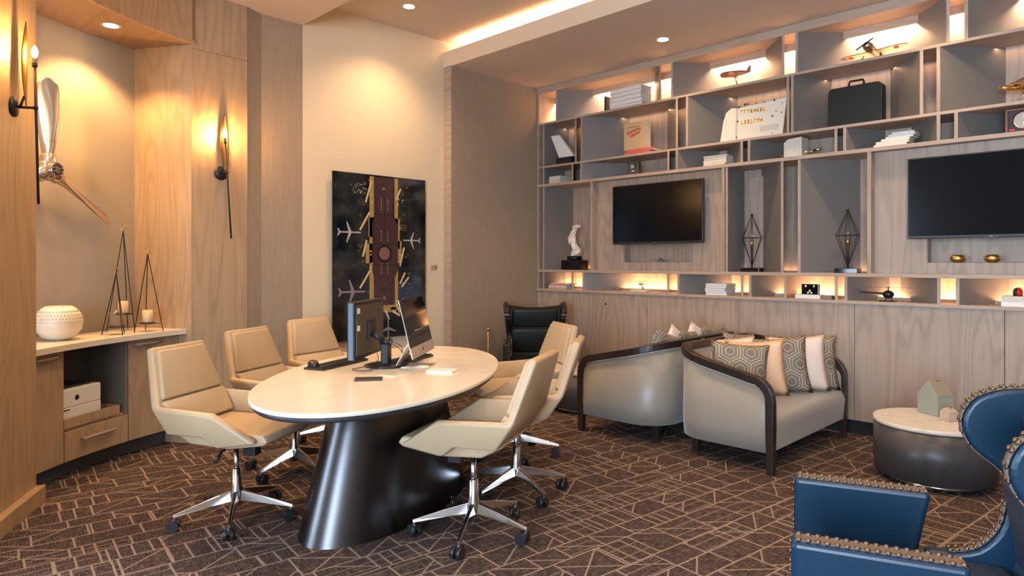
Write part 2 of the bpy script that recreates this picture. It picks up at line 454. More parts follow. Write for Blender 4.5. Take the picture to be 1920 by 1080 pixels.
GREYM = plain('grey_metal_face', (.10, .092, .082), .4, .5)
RIMB = plain('table_sub_top_dark', (.03, .03, .032), .5)  # near-black finish of the slab under the tabletop

# ------------------------------------------------------------------ floor and ceilings
YF, YB = 5.54, 5.90          # front and back plane of the shelving wall
XA, XP = -5.24, -5.13        # picture wall, fabric return wall
XR = 2.6
struct(MB().box(-6.5, XR, -3.5, 5.95, -.06, 0).build('floor', CARPET))
struct(MB().box(-6.5, XR, -3.5, 2.72, LOWZ, LOWZ + .3).build('ceiling', CEIL))
struct(MB().box(-5.6, XR, 2.72, 4.9, UPZ, UPZ + .08).build('ceiling', CEIL))
struct(MB().box(XP - .15, XR, 4.285, 5.95, BULKZ, BULKZ + .05).box(-5.3, XR, 4.9, 5.0, BULKZ + .05, UPZ).build('ceiling', CEIL))
struct(MB().box(XA, XR, 4.26, 4.285, BULKZ - .003, LIPZ).build('trim_1', FASC))

# ------------------------------------------------------------------ walls on the left
CX, CY = -2.64, 2.63
def pol(deg, R): a = math.radians(deg); return (CX + R * math.cos(a), CY + R * math.sin(a))
L2, R2 = (-5.147, 1.783), (-5.171, 2.212)
NB = (-5.70, 1.44)
o = MB().prism([L2, R2, (-5.7, 2.3), NB], 0, LOWZ).build('wall_left_pillar', OAKL); struct(o)
# thin horizontal joint between the two veneer sheets of the pillar
def quadpanel(name, p, q, z0, z1, mat, parent, off=.006, th=.006):
    d = Vector((q[0] - p[0], q[1] - p[1], 0)).normalized(); n = Vector((d.y, -d.x, 0))
    if n.dot(Vector((0 - p[0], 0 - p[1], 0))) < 0: n = -n
    a = Vector((p[0], p[1], 0)); b = Vector((q[0], q[1], 0))
    pts = [a, b, b + n * off, a + n * off]
    return MB().prism([(c.x, c.y) for c in pts], z0, z1).build(name, mat, parent)
quadpanel('panel', L2, R2, 0.0, 2.925, OAKL, o)
quadpanel('panel', L2, R2, 2.931, LOWZ, OAKL, o)
struct(MB().prism([R2, (XA, 2.36), (XA, 2.72), (-5.6, 2.72), (-5.65, 2.3)], 0, LOWZ).build('wall_left_return', FABW))
struct(MB().box(-5.5, XA, 2.72, 4.26, 0, UPZ).box(-5.5, XA, 4.26, 5.0, BULKZ + .05, UPZ).build('wall_left', PLAST))
o = MB().box(-5.5, XP, 4.272, 5.95, 0, BULKZ).build('wall_left_fabric', FABW); struct(o)
MB().box(-5.3, XP + .002, 4.26, 4.275, 0, BULKZ).build('edge_strip', OAKX, o)
# left pillar with its skirting
P1a, P1b = (-4.51, .73), (-3.62, .236)
o = MB().prism([P1a, P1b, (P1b[0] - .030, P1b[1] - .055), (P1a[0] - .030, P1a[1] - .055)], 0, LOWZ).build('wall_left_near', OAKL); struct(o)
d = Vector((P1b[0] - P1a[0], P1b[1] - P1a[1])).normalized(); n = Vector((-d.y, d.x)); n = n if n.y > 0 else -n
j = Vector((-4.145, .5275))
quadpanel('panel', P1a, (-4.02, .458), 0, LOWZ, OAKL, o)
quadpanel('panel', (-4.016, .456), P1b, 0, LOWZ, OAKL, o)
a = Vector(P1a); b = Vector(P1b)
struct(MB().prism([a + d * -.012, b, b + n * .05, a + n * .05 + d * -.012], 0, .092).build('baseboard_left', OAKL, bevel=.003))
# curved niche: back wall, ceiling, header
def arc(R, a0, a1, n=18): return [pol(a0 + (a1 - a0) * i / n, R) for i in range(n + 1)]
back = arc(3.13, 234, 200.7)
struct(MB().prism(back + arc(3.25, 200.7, 234), 0, 3.0).build('wall_niche', NICHE, smooth=False))
head = arc(2.60, 236, 199.2)
struct(MB().prism(head + arc(2.64, 199.2, 236), 2.955, LOWZ).build('wall_niche_header', OAKL))
struct(MB().prism(arc(2.605, 236, 198.6) + arc(3.2, 198.6, 236), 2.957, 2.985).build('ceiling_niche', OAKC))

# ------------------------------------------------------------------ back wall: wainscot panels, black base, hidden wall
o = MB().box(XP, XR, YB + .02, 5.98, 0, BULKZ).build('wall_back', OAK); struct(o)
MB().box(XP, XR, YF + .03, YB + .02, .11, 1.0).build('backing', CABIN, o)
xs = [-5.13, -4.61] + [-4.61 + .95 * i for i in range(1, 8)]
for i in range(len(xs) - 1):
    x0, x1 = xs[i] + .0018, min(xs[i + 1], XR) - .0018
    MB().box(x0, x1, YF, YF + .028, .11, 1.018).build('panel', OAK, o, bevel=.0015, seg=1)
struct(MB().box(XP, XR, YF + .045, YF + .06, 0, .11).build('baseboard_back', BLACKB))
MB().cyl((wx(1136, YF), YF, wz(1136, 570, YF)), (wx(1136, YF), YF - .008, wz(1136, 570, YF)), .009, n=14).build('lock', BRASS, o)

# ------------------------------------------------------------------ rest of the room (behind the camera)
o = MB().box(XR, XR + .1, -3.5, 5.95, 0, UPZ).build('wall_right', FABW); struct(o)
o = MB()
edges = [-6.5] + [q for ab in WINX for q in ab] + [XR]
for i in range(0, len(edges), 2): o.box(edges[i], edges[i + 1], -3.6, -3.5, 0, LOWZ)
for a, b in WINX: o.box(a, b, -3.6, -3.5, 0, .4).box(a, b, -3.6, -3.5, 2.7, LOWZ)
struct(o.build('wall_front', PLAST))
o = MB().box(-6.6, -6.5, -3.5, -2.8, 0, LOWZ).box(-6.6, -6.5, -.6, 2.4, 0, LOWZ).box(-6.6, -6.5, -2.8, -.6, 0, .4).box(-6.6, -6.5, -2.8, -.6, 2.7, LOWZ)
struct(o.build('wall_left_window', PLAST))
def window(nm, x0, x1, y0, y1):
    m = MB()
    vert = abs(x1 - x0) > abs(y1 - y0)
    if vert:
        for a, b in ((x0, x0 + .05), (x1 - .05, x1), ((x0 + x1) / 2 - .02, (x0 + x1) / 2 + .02)): m.box(a, b, y0, y1, .4, 2.7)
        m.box(x0, x1, y0, y1, .4, .45).box(x0, x1, y0, y1, 2.65, 2.7)
    else:
        for a, b in ((y0, y0 + .05), (y1 - .05, y1), ((y0 + y1) / 2 - .02, (y0 + y1) / 2 + .02)): m.box(x0, x1, a, b, .4, 2.7)
        m.box(x0, x1, y0, y1, .4, .45).box(x0, x1, y0, y1, 2.65, 2.7)
    f = struct(m.build(nm, BLKP))
    g = MB()
    if vert: g.box(x0 + .05, x1 - .05, (y0 + y1) / 2 - .004, (y0 + y1) / 2 + .004, .45, 2.65)
    else: g.box((x0 + x1) / 2 - .004, (x0 + x1) / 2 + .004, y0 + .05, y1 - .05, .45, 2.65)
    g.build('pane', TGLASS, f)
for i, (a, b) in enumerate(WINX): window('window_%d' % (i + 1), a, b, -3.58, -3.52)
window('window_4', -6.58, -6.52, -2.8, -.6)

# ------------------------------------------------------------------ shelving wall
ZTOP, ZA, ZB, ZC0, ZC1, ZD0, ZD1, ZE0, ZE1 = 3.245, 2.905, 2.415, 2.192, 2.222, 1.229, 1.257, 1.018, 1.042
SH = thing('shelving_unit', 'wall-wide oak shelving with splayed taupe dividers and hidden warm lights', 'shelving', (0, 0, 0))
def board(z0, z1, y0=YF, mat=OAKX, x0=XP + .004, x1=XR):
    return MB().box(x0, x1, y0, YB, z0, z1).build('shelf', mat, SH, bevel=.001, seg=1)
board(ZTOP, BULKZ, YF - .004); board(ZA - .011, ZA + .011); board(ZB - .011, ZB + .011)
board(ZC0, ZC1, YF - .006); board(ZD0, ZD1, YF - .006); board(ZE0, ZE1, YF - .022)
MB().box(XP + .003, XP + .024, YF - .004, YB, ZE1, ZTOP).build('end_panel', OAK, SH)
for z0, z1 in ((ZA + .011, ZTOP), (ZB + .011, ZA - .011), (ZC1, ZB - .011), (ZD1, ZC0), (ZE1, ZD0)):
    MB().box(XP + .02, XR, YB, YB + .018, z0, z1).build('back_panel', OAK, SH)
# light valances and led profiles
MB().box(XP + .024, XR, 5.80, 5.815, 3.185, ZTOP).build('light_valance', OAKX, SH)
MB().box(XP + .024, XR, 5.83, 5.86, 3.232, 3.242).build('led_strip', LEDM, SH)
MB().box(XP + .024, XR, 5.795, 5.81, ZE1, 1.066).build('light_lip', OAKX, SH)
MB().box(XP + .024, XR, 5.835, 5.865, ZE1, 1.045).build('led_strip', LEDM, SH)
def panel(f0, b0, z0, z1, side):
    """splayed divider: f0 = X of its front face corner, b0 = X at the back; side=+1 thickness to the right"""
    t = .022 * side
    base = [(f0, YF, z0), (f0 + t, YF, z0), (b0 + t, YB, z0), (b0, YB, z0)]
    top = [(x, y, z1) for x, y, _ in base]
    m = MB().add(base + top, [(0, 3, 2, 1), (4, 5, 6, 7), (1, 2, 6, 5), (2, 3, 7, 6), (3, 0, 4, 7)], 0)
    m.add(base[:2] + top[:2], [(0, 1, 3, 2)], 1)
    return m.build('divider', [GREY, OAK], SH)
ROWS = {
 (ZA + .011, ZTOP): [(1042, 1133, 1228, 1240), (1258, 1352, 1430, 1471), (1491, 1609, 1709, 1781), (1808, 1935, 2060, 2150)],
 (ZB + .011, ZA - .011): [(1018, 1064, None, 1081), (1089, 1177, 1255, 1271), (1286, 1379, 1479, 1480), (1483, 1554, 1675, 1731), (1756, 1879, 2000, 2080)],
 (ZC1, ZB - .011): [(1018, 1052, None, 1075), (1088, 1174, None, 1255), (1267, 1345, 1367, 1393), (1402, 1465, None, 1570), (1581, 1655, 1715, 1763), (1789, 1884, 2010, 2090)],
 (ZE1, ZD0): [(1018, 1045, None, 1075), (1092, 1180, None, 1255), (1270, 1368, None, 1394), (1404, 1465, None, 1475), (None, None, None, 1571), (1583, 1662, 1695, 1764), (1792, 1885, 2010, 2090)],
}
for (z0, z1), comps in ROWS.items():
    ext = []
    for fl_, bl, br, fr in comps:
        F = lambda p: None if p is None else wx(p, YF)
        B = lambda p: None if p is None else wx(p, YB)
        ext.append((F(fl_), B(bl), B(br) if br is not None else (None if fr == 1475 else B(fr - 1)), F(fr)))
    for c in list(ext):
        if -2.85 < (c[3] or 0) < -.3:  # the same rhythm continues to the right of the picture
            ext.append(tuple(None if q is None else q + 2.9 for q in c))
    for f0, b0, b1, f1 in ext:
        if f0 is not None and f0 < XR - .1: panel(f0, max(b0, f0), z0, z1, 1)
        if f1 is not None and f1 < XR - .1:
            bb = f1 - .022 if b1 is None else b1
            panel(f1, min(bb, XR - .05), z0, z1, -1)
# big bays
z0, z1 = ZD1, ZC0
panel(wx(1018, YF), wx(1072, YB), z0, z1, 1)
panel(wx(1360, YF) + .002, wx(1392, YB), z0, z1, 1)
panel(wx(1469, YF), wx(1432, YB), z0, z1, -1)
panel(wx(1496, YF), wx(1608, YB), z0, z1, 1)
# stand-off back board in the narrow bay, lit from behind
MB().box(wx(1404, YB), wx(1445, YB), YB - .035, YB - .015, z0, z1 - .07).build('stand_off_panel', OAK, SH)
# media panels with niches
def media(x0, x1, nx0, nx1):
    p = MB().box(x0, x0 + .028, YF - .004, 5.64, z0, z1).build('post', OAK, SH, bevel=.001, seg=1)
    MB().box(x1 - .028, x1, YF - .004, 5.64, z0, z1).build('post', OAK, SH, bevel=.001, seg=1)
    a, b = x0 + .028, x1 - .028
    nz0, nz1 = 1.340, 1.62
    y0, y1 = 5.625, 5.64
    MB().box(a, nx0, y0, y1, z0, z1).build('media_panel', OAK, SH)
    MB().box(nx1, b, y0, y1, z0, z1).build('media_panel', OAK, SH)
    MB().box(nx0 + .0015, nx1 - .0015, y0, y1, nz1, z1).build('media_panel', OAK, SH)
    MB().box(nx0 + .0015, nx1 - .0015, y0, y1, z0, nz0).build('media_panel', OAK, SH)
    m = MB().box(nx0, nx1, 5.74, 5.75, nz0, nz1).box(nx0, nx0 + .004, y1, 5.74, nz0, nz1).box(nx1 - .004, nx1, y1, 5.74, nz0, nz1)
    m.box(nx0, nx1, y1, 5.74, nz0 - .012, nz0).box(nx0, nx1, y1, 5.74, nz1, nz1 + .012)
    m.build('niche_lining', OAK, SH)
ML0, ML1 = wx(1107, YF), wx(1359, YF)
MR0 = wx(1626, YF); MR1 = MR0 + (ML1 - ML0)
media(ML0, ML1, wx(1170, 5.63), wx(1300, 5.63))
media(MR0, MR1, wx(1738, 5.63), wx(1738, 5.63) + .77)
panel(MR1 + .002, MR1 + .25, z0, z1, 1); panel(MR1 + .9, MR1 + .65, z0, z1, -1); panel(MR1 + 1.1, MR1 + 1.4, z0, z1, 1); panel(XR - .1, XR - .35, z0, z1, -1)
SHB = 5.66   # usual standing depth of ornaments

# ------------------------------------------------------------------ televisions
def tv(x0, x1, zb, zt, label):
    t = thing('television', label, 'television', ((x0 + x1) / 2, 5.56, zb), 0, 'wall televisions')
    w, h = (x1 - x0) / 2, zt - zb
    MB().box(-w, w, -.035, 0, 0, h).build('bezel', BLKP, t, bevel=.004)
    MB().box(-w + .009, w - .009, -.0362, -.0345, .02, h - .009).build('screen', SCREEN, t)
    MB().box(-w * .6, w * .6, 0, .03, .08, h - .1).box(-.12, .12, .03, .066, .15, .35).build('rear_housing', BLKP, t)
    MB().box(-.035, .035, -.038, -.03, -.006, .004).build('sensor_bar', BLKP, t)
    letters('maker_mark', 'LG', .016, SILVER, t, (0, -.0366, .004))
tv(-4.067, -3.052, 1.522, 2.115, 'flat black television between the white sculpture and the first wire lamp')
tv(-1.390, -.375, 1.515, 2.107, 'flat black television above the two gold bowls, nearest the camera')

# ------------------------------------------------------------------ shelf ornaments
def at(px, Y): return wx(px, Y)
def bookstack(px0, px1, zbase, n, hts, label, group, mat=OFFW, Y=5.60, dep=.16, jit=.008, names='book', spine=None, topz=None):
    x0, x1 = wx(px0, Y), wx(px1, Y)
    z = zbase
    for i in range(n):
        h = hts[i % len(hts)]
        j = random.uniform(-jit, jit); k = random.uniform(-jit, jit)
        t = thing('book', label(i, n) if callable(label) else label, 'book', ((x0 + x1) / 2 + j, Y + dep / 2, z), random.uniform(-.06, .06) if jit else 0, group)
        w = (x1 - x0) / 2 - abs(k)
        MB().box(-w, w, -dep / 2, dep / 2, 0, h * .10).box(-w, w, -dep / 2, dep / 2, h * .82, h * .92).box(-w + .002, w - .002, -dep / 2 + .003, -dep / 2 + .005, h * .10, h * .82).build('cover', spine[i % len(spine)] if spine else mat, t)
        MB().box(-w + .004, w - .003, -dep / 2 + .005, dep / 2 - .004, h * .10, h * .82).build('pages', OFFW, t)
        z += h
    return z
ordn = ['lowest', 'second from bottom', 'third from bottom', 'fourth from bottom', 'fifth from bottom', 'sixth from bottom', 'seventh from bottom']
def ordl(i, n): return 'topmost' if i == n - 1 else ordn[i]
# top row: black book end with five big white volumes
t = tag(MB().box(0, .02, 0, .16, 0, .165).build('book', BLKP), 'black book standing at the left of the large white volumes', 'book')
t.location = (wx(1133, 5.60), 5.60, ZA + .0115)
bookstack(1143, 1204, ZA + .0115, 5, [.043], lambda i, n: 'large off-white volume on the top shelf, %s of five' % ordl(i, n), 'large white volumes on top shelf', WHITE, jit=.004, dep=.18)
# second row, far left: white slab leaning on black block
zb = ZB + .0115
t = thing('slab_sculpture', 'slanted white slab on a small black block, second shelf far left', 'sculpture', (wx(1060, 5.6), 5.62, zb))
w = wx(1079, 5.6) - wx(1051, 5.6)
MB().box(-w / 2, w / 2, -.05, .05, 0, .075).build('base', BLKP, t, bevel=.002)
x0 = -w / 2
MB().extr([(x0 - .10, -.03, .335), (x0 + .02, -.03, .335), (w / 2 + .005, -.03, .10), (w / 2 + .005, -.03, .076), (x0 + .025, -.03, .076)], (0, .04, 0)).build('slab', WHITE, t, bevel=.002)
# kraft box book with red lettering on two red books
def flatbook(px0, px1, zb, h, mat, label, Y=5.60, dep=.17, cat='book', dx=0, group=None):
    x0, x1 = wx(px0, Y), wx(px1, Y); w = (x1 - x0) / 2
    t = thing('book', label, cat, ((x0 + x1) / 2 + dx, Y + dep / 2, zb), 0, group)
    MB().box(-w, w, -dep / 2, dep / 2, 0, h * .14).box(-w, w, -dep / 2, dep / 2, h * .86, h * .99).box(-w, w, -dep / 2, -dep / 2 + .002, h * .14, h * .86).build('cover', mat, t)
    MB().box(-w + .004, w - .003, -dep / 2 + .002, dep / 2 - .004, h * .14, h * .86).build('pages', OFFW, t)
    return t
flatbook(1170, 1218, zb, .028, ROSE, 'red book lying lowest beneath the kraft coloured book')
flatbook(1172, 1223, zb + .0285, .028, ROSE, 'red book lying directly beneath the kraft coloured book')
x0, x1 = wx(1170, 5.6), wx(1213, 5.6); w = x1 - x0
t = thing('book', 'thick kraft coloured book with red script standing on two red books', 'book', (x0, 5.60, zb + .0575))
MB().box(0, w, 0, .003, 0, .275).box(0, w, .065, .068, 0, .275).box(0, .003, .003, .065, 0, .275).build('cover', KRAFT, t)
MB().box(.003, w - .004, .003, .065, .003, .27).build('pages', OFFW, t)
m = MB()
for q in range(9): m.box(.035 + q * .017, .048 + q * .017, -.0012, 0, .222, .227)
m.build('small_print', BLKP, t)
m = MB()
for (cx_, cz_, a, L) in ((.035, .165, .03, .17), (.075, .13, .02, .12)):
    pts = []
    for i in range(60):
        s_ = i / 59; pts.append((cx_ + L * s_ + .006 * math.cos(s_ * 55), -.001, cz_ + .035 * s_ + a * .55 * math.sin(s_ * 50) * (1 - .3 * s_)))
    m.tube(pts, .0032, 5)
m.build('red_script', RED, t)
# white riveted aircraft skin panel
Yp = 5.60
def pp(px, py): return (wx(px, Yp), wz(px, py, Yp))
t = thing('aircraft_panel', 'white riveted aircraft skin panel with worn yellow lettering on second shelf', 'aircraft part', (wx(1380, Yp), Yp, zb))
ox, oz = wx(1380, Yp), zb
def lp(px, py): a, b = pp(px, py); return (a - ox, b - oz)
main = [lp(1381, 261), lp(1467, 247.5), lp(1475, 182), lp(1384, 203)]
main[0] = (main[0][0], .001); main[1] = (main[1][0], .001)
MB().extr([(x, 0, z) for x, z in main], (0, .012, 0)).build('skin_sheet', CERW, t, bevel=.001, seg=1)
lead = [lp(1349.5, 266), lp(1380, 262), lp(1383, 203), lp(1371, 203), lp(1361, 212), lp(1356, 228)]
lead[0] = (lead[0][0], .001); lead[1] = (lead[1][0], .001)
MB().extr([(x, .002, z) for x, z in lead], (0, .03, 0)).build('leading_edge', CERW, t, bevel=.003)
m = MB()
for i in range(15):
    a, b = lp(1379.5 + i * .15, 258 - i * 3.9); m.ball((a - .003, -.001, b), .0032, 8)
for i in range(8):
    a, b = lp(1361.5, 255 - i * 5); m.ball((a, 0, b), .0028, 8)
for px, py, r in ((1452, 187.5, .009), (1433, 191.5, .006), (1448, 217.5, .008), (1465.5, 210.5, .006), (1455, 208, .005), (1467, 193, .005), (1383, 228, .009), (1381, 257.5, .007), (1447.5, 249.5, .005), (1397, 196, .011), (1402, 195, .008), (1418, 194, .005), (1386, 201, .010)):
    a, b = lp(px, py); m.cyl((a, .001, b), (a, -.0015, b), r, n=10)
m.build('rivets', BLKP, t)
def strokes(name, px0, px1, py, slope, h, mat, n, seed):
    r = random.Random(seed); m = MB()
    for i in range(n):
        s0 = px0 + (px1 - px0) * i / n; s1 = s0 + (px1 - px0) / n * .72
        yy = py + slope * (s0 - px0)
        kind = r.choice('IHETL')
        a0, b0 = lp(s0, yy + h / 2); a1, b1 = lp(s1, yy - h / 2)
        th = (a1 - a0) * .40
        m.box(a0, a0 + th, -.001, 0, b0, b1)
        if kind in 'HT': m.box(a1 - th, a1, -.001, 0, b0, b1)
        if kind in 'HE': m.box(a0, a1, -.001, 0, (b0 + b1) / 2 - th / 2, (b0 + b1) / 2 + th / 2)
        if kind in 'ETI': m.box(a0, a1, -.001, 0, b1 - th, b1)
        if kind in 'LE': m.box(a0, a1, -.001, 0, b0, b0 + th)
    m.build(name, mat, t)
strokes('yellow_lettering', 1389, 1438, 210, -.13, 7.5, YEL, 8, 2)
strokes('yellow_lettering', 1390, 1432, 229.5, -.13, 8, YEL, 7, 5)
m = MB(); a0, b0 = lp(1424, 247); a1, b1 = lp(1460, 229)
m.box(a0, a1, -.0006, 0, b0, b1 - .01); m.build('repair_patch', plain('patch_paint', (.58, .52, .42), .6), t)
# briefcase
x0, x1 = wx(1552, 5.60), wx(1654, 5.60); w = (x1 - x0) / 2
t = thing('briefcase', 'black hard briefcase with carrying handle upright on second shelf', 'briefcase', ((x0 + x1) / 2, 5.65, zb))
m = MB(); hh = .315
pts = []
for cx_, cz_, a0 in ((w - .04, hh - .04, 0), (-w + .04, hh - .04, 90), (-w + .03, .03, 180), (w - .03, .03, 270)):
    r = .04 if cz_ > .1 else .03
    for i in range(6):
        a = math.radians(a0 + 18 * i); pts.append((cx_ + r * math.cos(a), cz_ + r * math.sin(a)))
m.yprism(pts, -.048, -.003); m.build('lid', BLKL, t, bevel=.006)
MB().yprism(pts, .003, .05).build('shell', BLKL, t, bevel=.006)
MB().yprism([(x * .985, z * .985 + .002) for x, z in pts], -.003, .003).build('seam_rim', IRON, t)
MB().tube([(-.055, 0, hh - .004), (-.055, 0, hh + .03), (-.048, 0, hh + .045), (.048, 0, hh + .045), (.055, 0, hh + .03), (.055, 0, hh - .004)], .009, 8).build('handle', BLKL, t)
for s in (-1, 1): MB().box(s * .13 - .018, s * .13 + .018, -.012, .012, hh - .001, hh + .006).build('latch', SILVER, t, bevel=.002)

def aeroplane(name, label, loc, rz, L, span, mats, cat='model aircraft', low=True, wheels=True, prop=True, stand=None, roundel=None, bi=False, pitch=0, roll=0, engines=0, high=False, scale_body=1.0):
    """L length along local x (nose at +x), span along y. mats=(body, wing, dark)"""
    t = thing(name, label, cat, loc, rz)
    b, wg, dk = mats
    r = L * .075 * scale_body
    inner = t
    zc = (stand or (r * 2.1 if wheels else r))
    Rm = R3(roll, pitch, 0)
    def P(x, y, z): v = Rm @ Vector((x, y, z)); return (v.x, v.y, v.z + zc)
    def TR(m):
        m.v = [P(*q) for q in m.v]; return m
    m = MB().lathe([(r * .05, L * .5), (r * .8, L * .44), (r, L * .3), (r, L * .05), (r * .8, -L * .2), (r * .3, -L * .45), (r * .12, -L * .5)], 12, ax='x')
    TR(m).build('fuselage', b, t)
    m = MB()
    zw = r * (-.6 if low else .9) if not high else r * 1.3
    c0, c1 = L * .24, L * .12
    def wing(z):
        n = 7
        for s in (-1, 1):
            out = [(L * .18, 0), (L * .16, s * span * .3), (L * .12, s * span * .43), (L * .05, s * span * .495), (-L * .01, s * span * .46), (-L * .04, s * span * .3), (-L * .08, 0)]
            m.extr([(x, y, z + abs(y) * .06) for x, y in out], (0, 0, r * .18))
    wing(zw)
    if bi:
        wing(zw + r * 2.4)
        for s in (-.3, .3):
            for x in (0, L * .12): m.cyl((x, s * span, zw), (x, s * span, zw + r * 2.4 + .02 * span), r * .07, n=6)
    TR(m).build('wing', wg, t)
    m = MB()
    for s in (-1, 1): m.extr([(-L * .36, 0, r * .2), (-L * .42, s * span * .17, r * .2), (-L * .48, s * span * .17, r * .2), (-L * .5, 0, r * .2)], (0, 0, r * .15))
    m.extr([(-L * .36, -r * .08, r * .2), (-L * .46, -r * .08, r * 1.9), (-L * .52, -r * .08, r * 1.9), (-L * .5, -r * .08, 0)], (0, r * .16, 0))
    TR(m).build('tail', wg, t)
    if prop:
        m = MB().cyl((L * .5, 0, 0), (L * .54, 0, 0), r * .3, r * .1, 8).obox((L * .515, 0, 0), (r * .12, r * 3.6, r * .3), R3(.5, 0, 0))
        TR(m).build('propeller', dk, t)
    if engines:
        m = MB()
        for i in range(engines):
            y = (i - (engines - 1) / 2) * span * .09
            m.cyl((-L * .02, y, zw + r * 1.9), (L * .14, y, zw + r * 1.9), r * .34, n=8).cyl((L * .05, y, zw), (L * .05, y, zw + r * 1.8), r * .09, n=6)
        TR(m).build('engines', dk, t)
    if wheels:
        for s in (-1, 1):
            m = MB().cyl((L * .12, s * span * .12, zw), (L * .14, s * span * .14, -zc + r * .55), r * .1, n=6).cyl((L * .14, s * span * .14 - r * .15, -zc + r * .55), (L * .14, s * span * .14 + r * .15, -zc + r * .55), r * .5, n=12)
            m.v = [(x, y, z + zc) for x, y, z in m.v]
            m.build('wheel', dk, t)
    if roundel:
        for s in (-1, 1):
            m = MB().cyl((L * .05, s * span * .33, zw + span * .33 * .06 - .0008), (L * .05, s * span * .33, zw + span * .33 * .06 - .0022), L * .06, n=20)
            TR(m).build('roundel', roundel, t)
    if stand:
        MB().tube([(0, 0, zc - r * .8), (-.012, 0, zc * .5), (-.03, 0, .004)], [.004, .005, .009], 8).build('stand', mats[2] if not cat == 'x' else b, t)
        MB().lathe([(.028, 0), (.028, .004), (.01, .006)], 16, (-.03, 0, 0)).build('stand_foot', b, t)
    return t
# redwood aeroplane on a curved stand, top shelf
aeroplane('model_aeroplane', 'reddish wooden model aeroplane on curved stand, brightly backlit on top shelf', (wx(1376, 5.68), 5.70, ZA + .0115), PI + .25, .27, .24, (MODELW, MODELW, MODELW), wheels=False, prop=False, stand=.145, scale_body=1.45)
# silver warbird with red roundels
aeroplane('model_aeroplane', 'silver model aeroplane with red roundels and black propeller on top shelf', (wx(1636, 5.66), 5.70, ZA + .0115), -PI / 2 - .15, .30, .52, (SILVER, SILVER, BLKP), roundel=RED, scale_body=1.75, pitch=-.22)
# brass biplane, second shelf at right edge
aeroplane('model_biplane', 'shiny brass model biplane on second shelf at the right edge', (wx(1915, 5.66), 5.69, zb), PI + .6, .26, .34, (BRASS, BRASS, BRASS), bi=True, stand=.12, wheels=False)
# third shelf
zb = ZC1 + .0005
bookstack(1029, 1050, zb, 6, [.0145], lambda i, n: 'thin white booklet, %s of the small pile on third shelf far left' % ordl(i, n), 'booklets in the far left pile', OFFW, jit=.003, dep=.2)
t = thing('radio_clock', 'small square grey instrument with a round dial, white tab below it', 'instrument', (wx(1187, 5.6), 5.62, zb))
MB().box(-.068, .068, -.02, .02, 0, .135).build('case', GREYM, t, bevel=.003)
MB().lathe([(.03, 0), (.034, .004), (.034, .008), (.028, .010)], 24, (0, -.02, .085), ax='y').build('dial_ring', BLKP, t)
m = MB(); m.cyl((0, -.02, .085), (0, -.0315, .085), .022, n=20); m.v = [(x, min(y, -.02), z) for x, y, z in m.v]; m.build('dial_face', plain('dial_glass', (.28, .32, .34), .15), t)
MB().box(-.018, .018, -.0225, -.02, .038, .047).build('white_tab', WHITE, t)
for sx in (-1, 1):
    for sz in (.03, .118): MB().cyl((sx * .055, -.02, sz), (sx * .055, -.023, sz), .005, n=8).build('screw', IRON, t)
bookstack(1318, 1362, zb, 5, [.022, .018, .02], lambda i, n: 'white book in the third-shelf pile below the aircraft panel, %s of five' % ordl(i, n), 'pile of white books on third shelf', CERW, jit=.008, dep=.16)
x = wx(1470, 5.6); nb = 10; xe = wx(1503, 5.6)
for i in range(nb):
    w = (xe - x) / nb
    hh = (.135, .15, .158, .16, .16, .162, .163, .164, .165, .166)[i]
    t = thing('book', 'slim cream volume standing upright, %s from the left of the row' % ('first', 'second', 'third', 'fourth', 'fifth', 'sixth', 'seventh', 'eighth', 'ninth', 'tenth')[i], 'book', (x + w * i, 5.60, zb), 0, 'upright cream volumes')
    MB().box(.0005, .002, 0, .15, 0, hh).box(w - .0025, w - .001, 0, .15, 0, hh).box(.002, w - .0025, 0, .002, 0, hh).build('cover', OFFW, t)
    MB().box(.002, w - .0025, .002, .147, .003, hh - .004).build('pages', CERW, t)
aeroplane('model_aeroplane', 'tiny gold model aeroplane just right of the upright cream volumes', (wx(1524, 5.68), 5.70, zb), .3, .13, .12, (GOLDW, GOLDW, GOLDW), prop=False, wheels=False, stand=.055, pitch=-.25)
aeroplane('model_aeroplane', 'tiny gold model aeroplane just left of the upright cream volumes', (wx(1461, 5.66), 5.68, zb), PI * .9, .07, .09, (GOLDW, GOLDW, GOLDW), prop=False, wheels=False, stand=.035)
# sprawling pile of books
z = zb
spec = [(1638, 1700, .024, CERW), (1642, 1704, .022, OFFW), (1652, 1706, .016, CERW), (1660, 1712, .014, WHITE), (1666, 1716, .014, CERW), (1672, 1714, .014, WHITE)]
for i, (a, b, h, mt) in enumerate(spec):
    flatbook(a, b, z, h, mt, 'cream book in the uneven pile on third shelf, %s of six' % ordl(i, 6), Y=5.6, dep=.15, group='uneven pile of cream books'); z += h + .0004
# framed dial, right edge
t = thing('framed_instrument', 'round dial in a dark frame with red marks, third shelf right edge', 'instrument', (wx(1885, 5.6), 5.60, zb))
MB().box(0, .20, .012, .06, 0, .165).build('case', DWOOD, t)
for b in ((0, .20, 0, .014, 0, .012), (0, .20, 0, .014, .153, .165), (0, .012, 0, .014, .012, .153), (.188, .2, 0, .014, .012, .153)): MB().box(*b).build('frame', MODELW, t, bevel=.002)
m = MB().lathe([(.058, 0), (.062, .003), (.062, .006), (.052, .008)], 28, (.10, .012, .085), ax='y'); m.v = [(x, .024 - y, z) for x, y, z in m.v]; m.build('dial_ring', SILVER, t)
MB().cyl((.10, .012, .085), (.10, .006, .085), .05, n=28).build('dial_face', BLUEB, t)
MB().box(.098, .102, .003, .006, .045, .075).box(.098, .102, .003, .006, .095, .125).build('needle', WHITE, t)
MB().box(.02, .05, .009, .012, .018, .03).build('red_marks', RED, t)

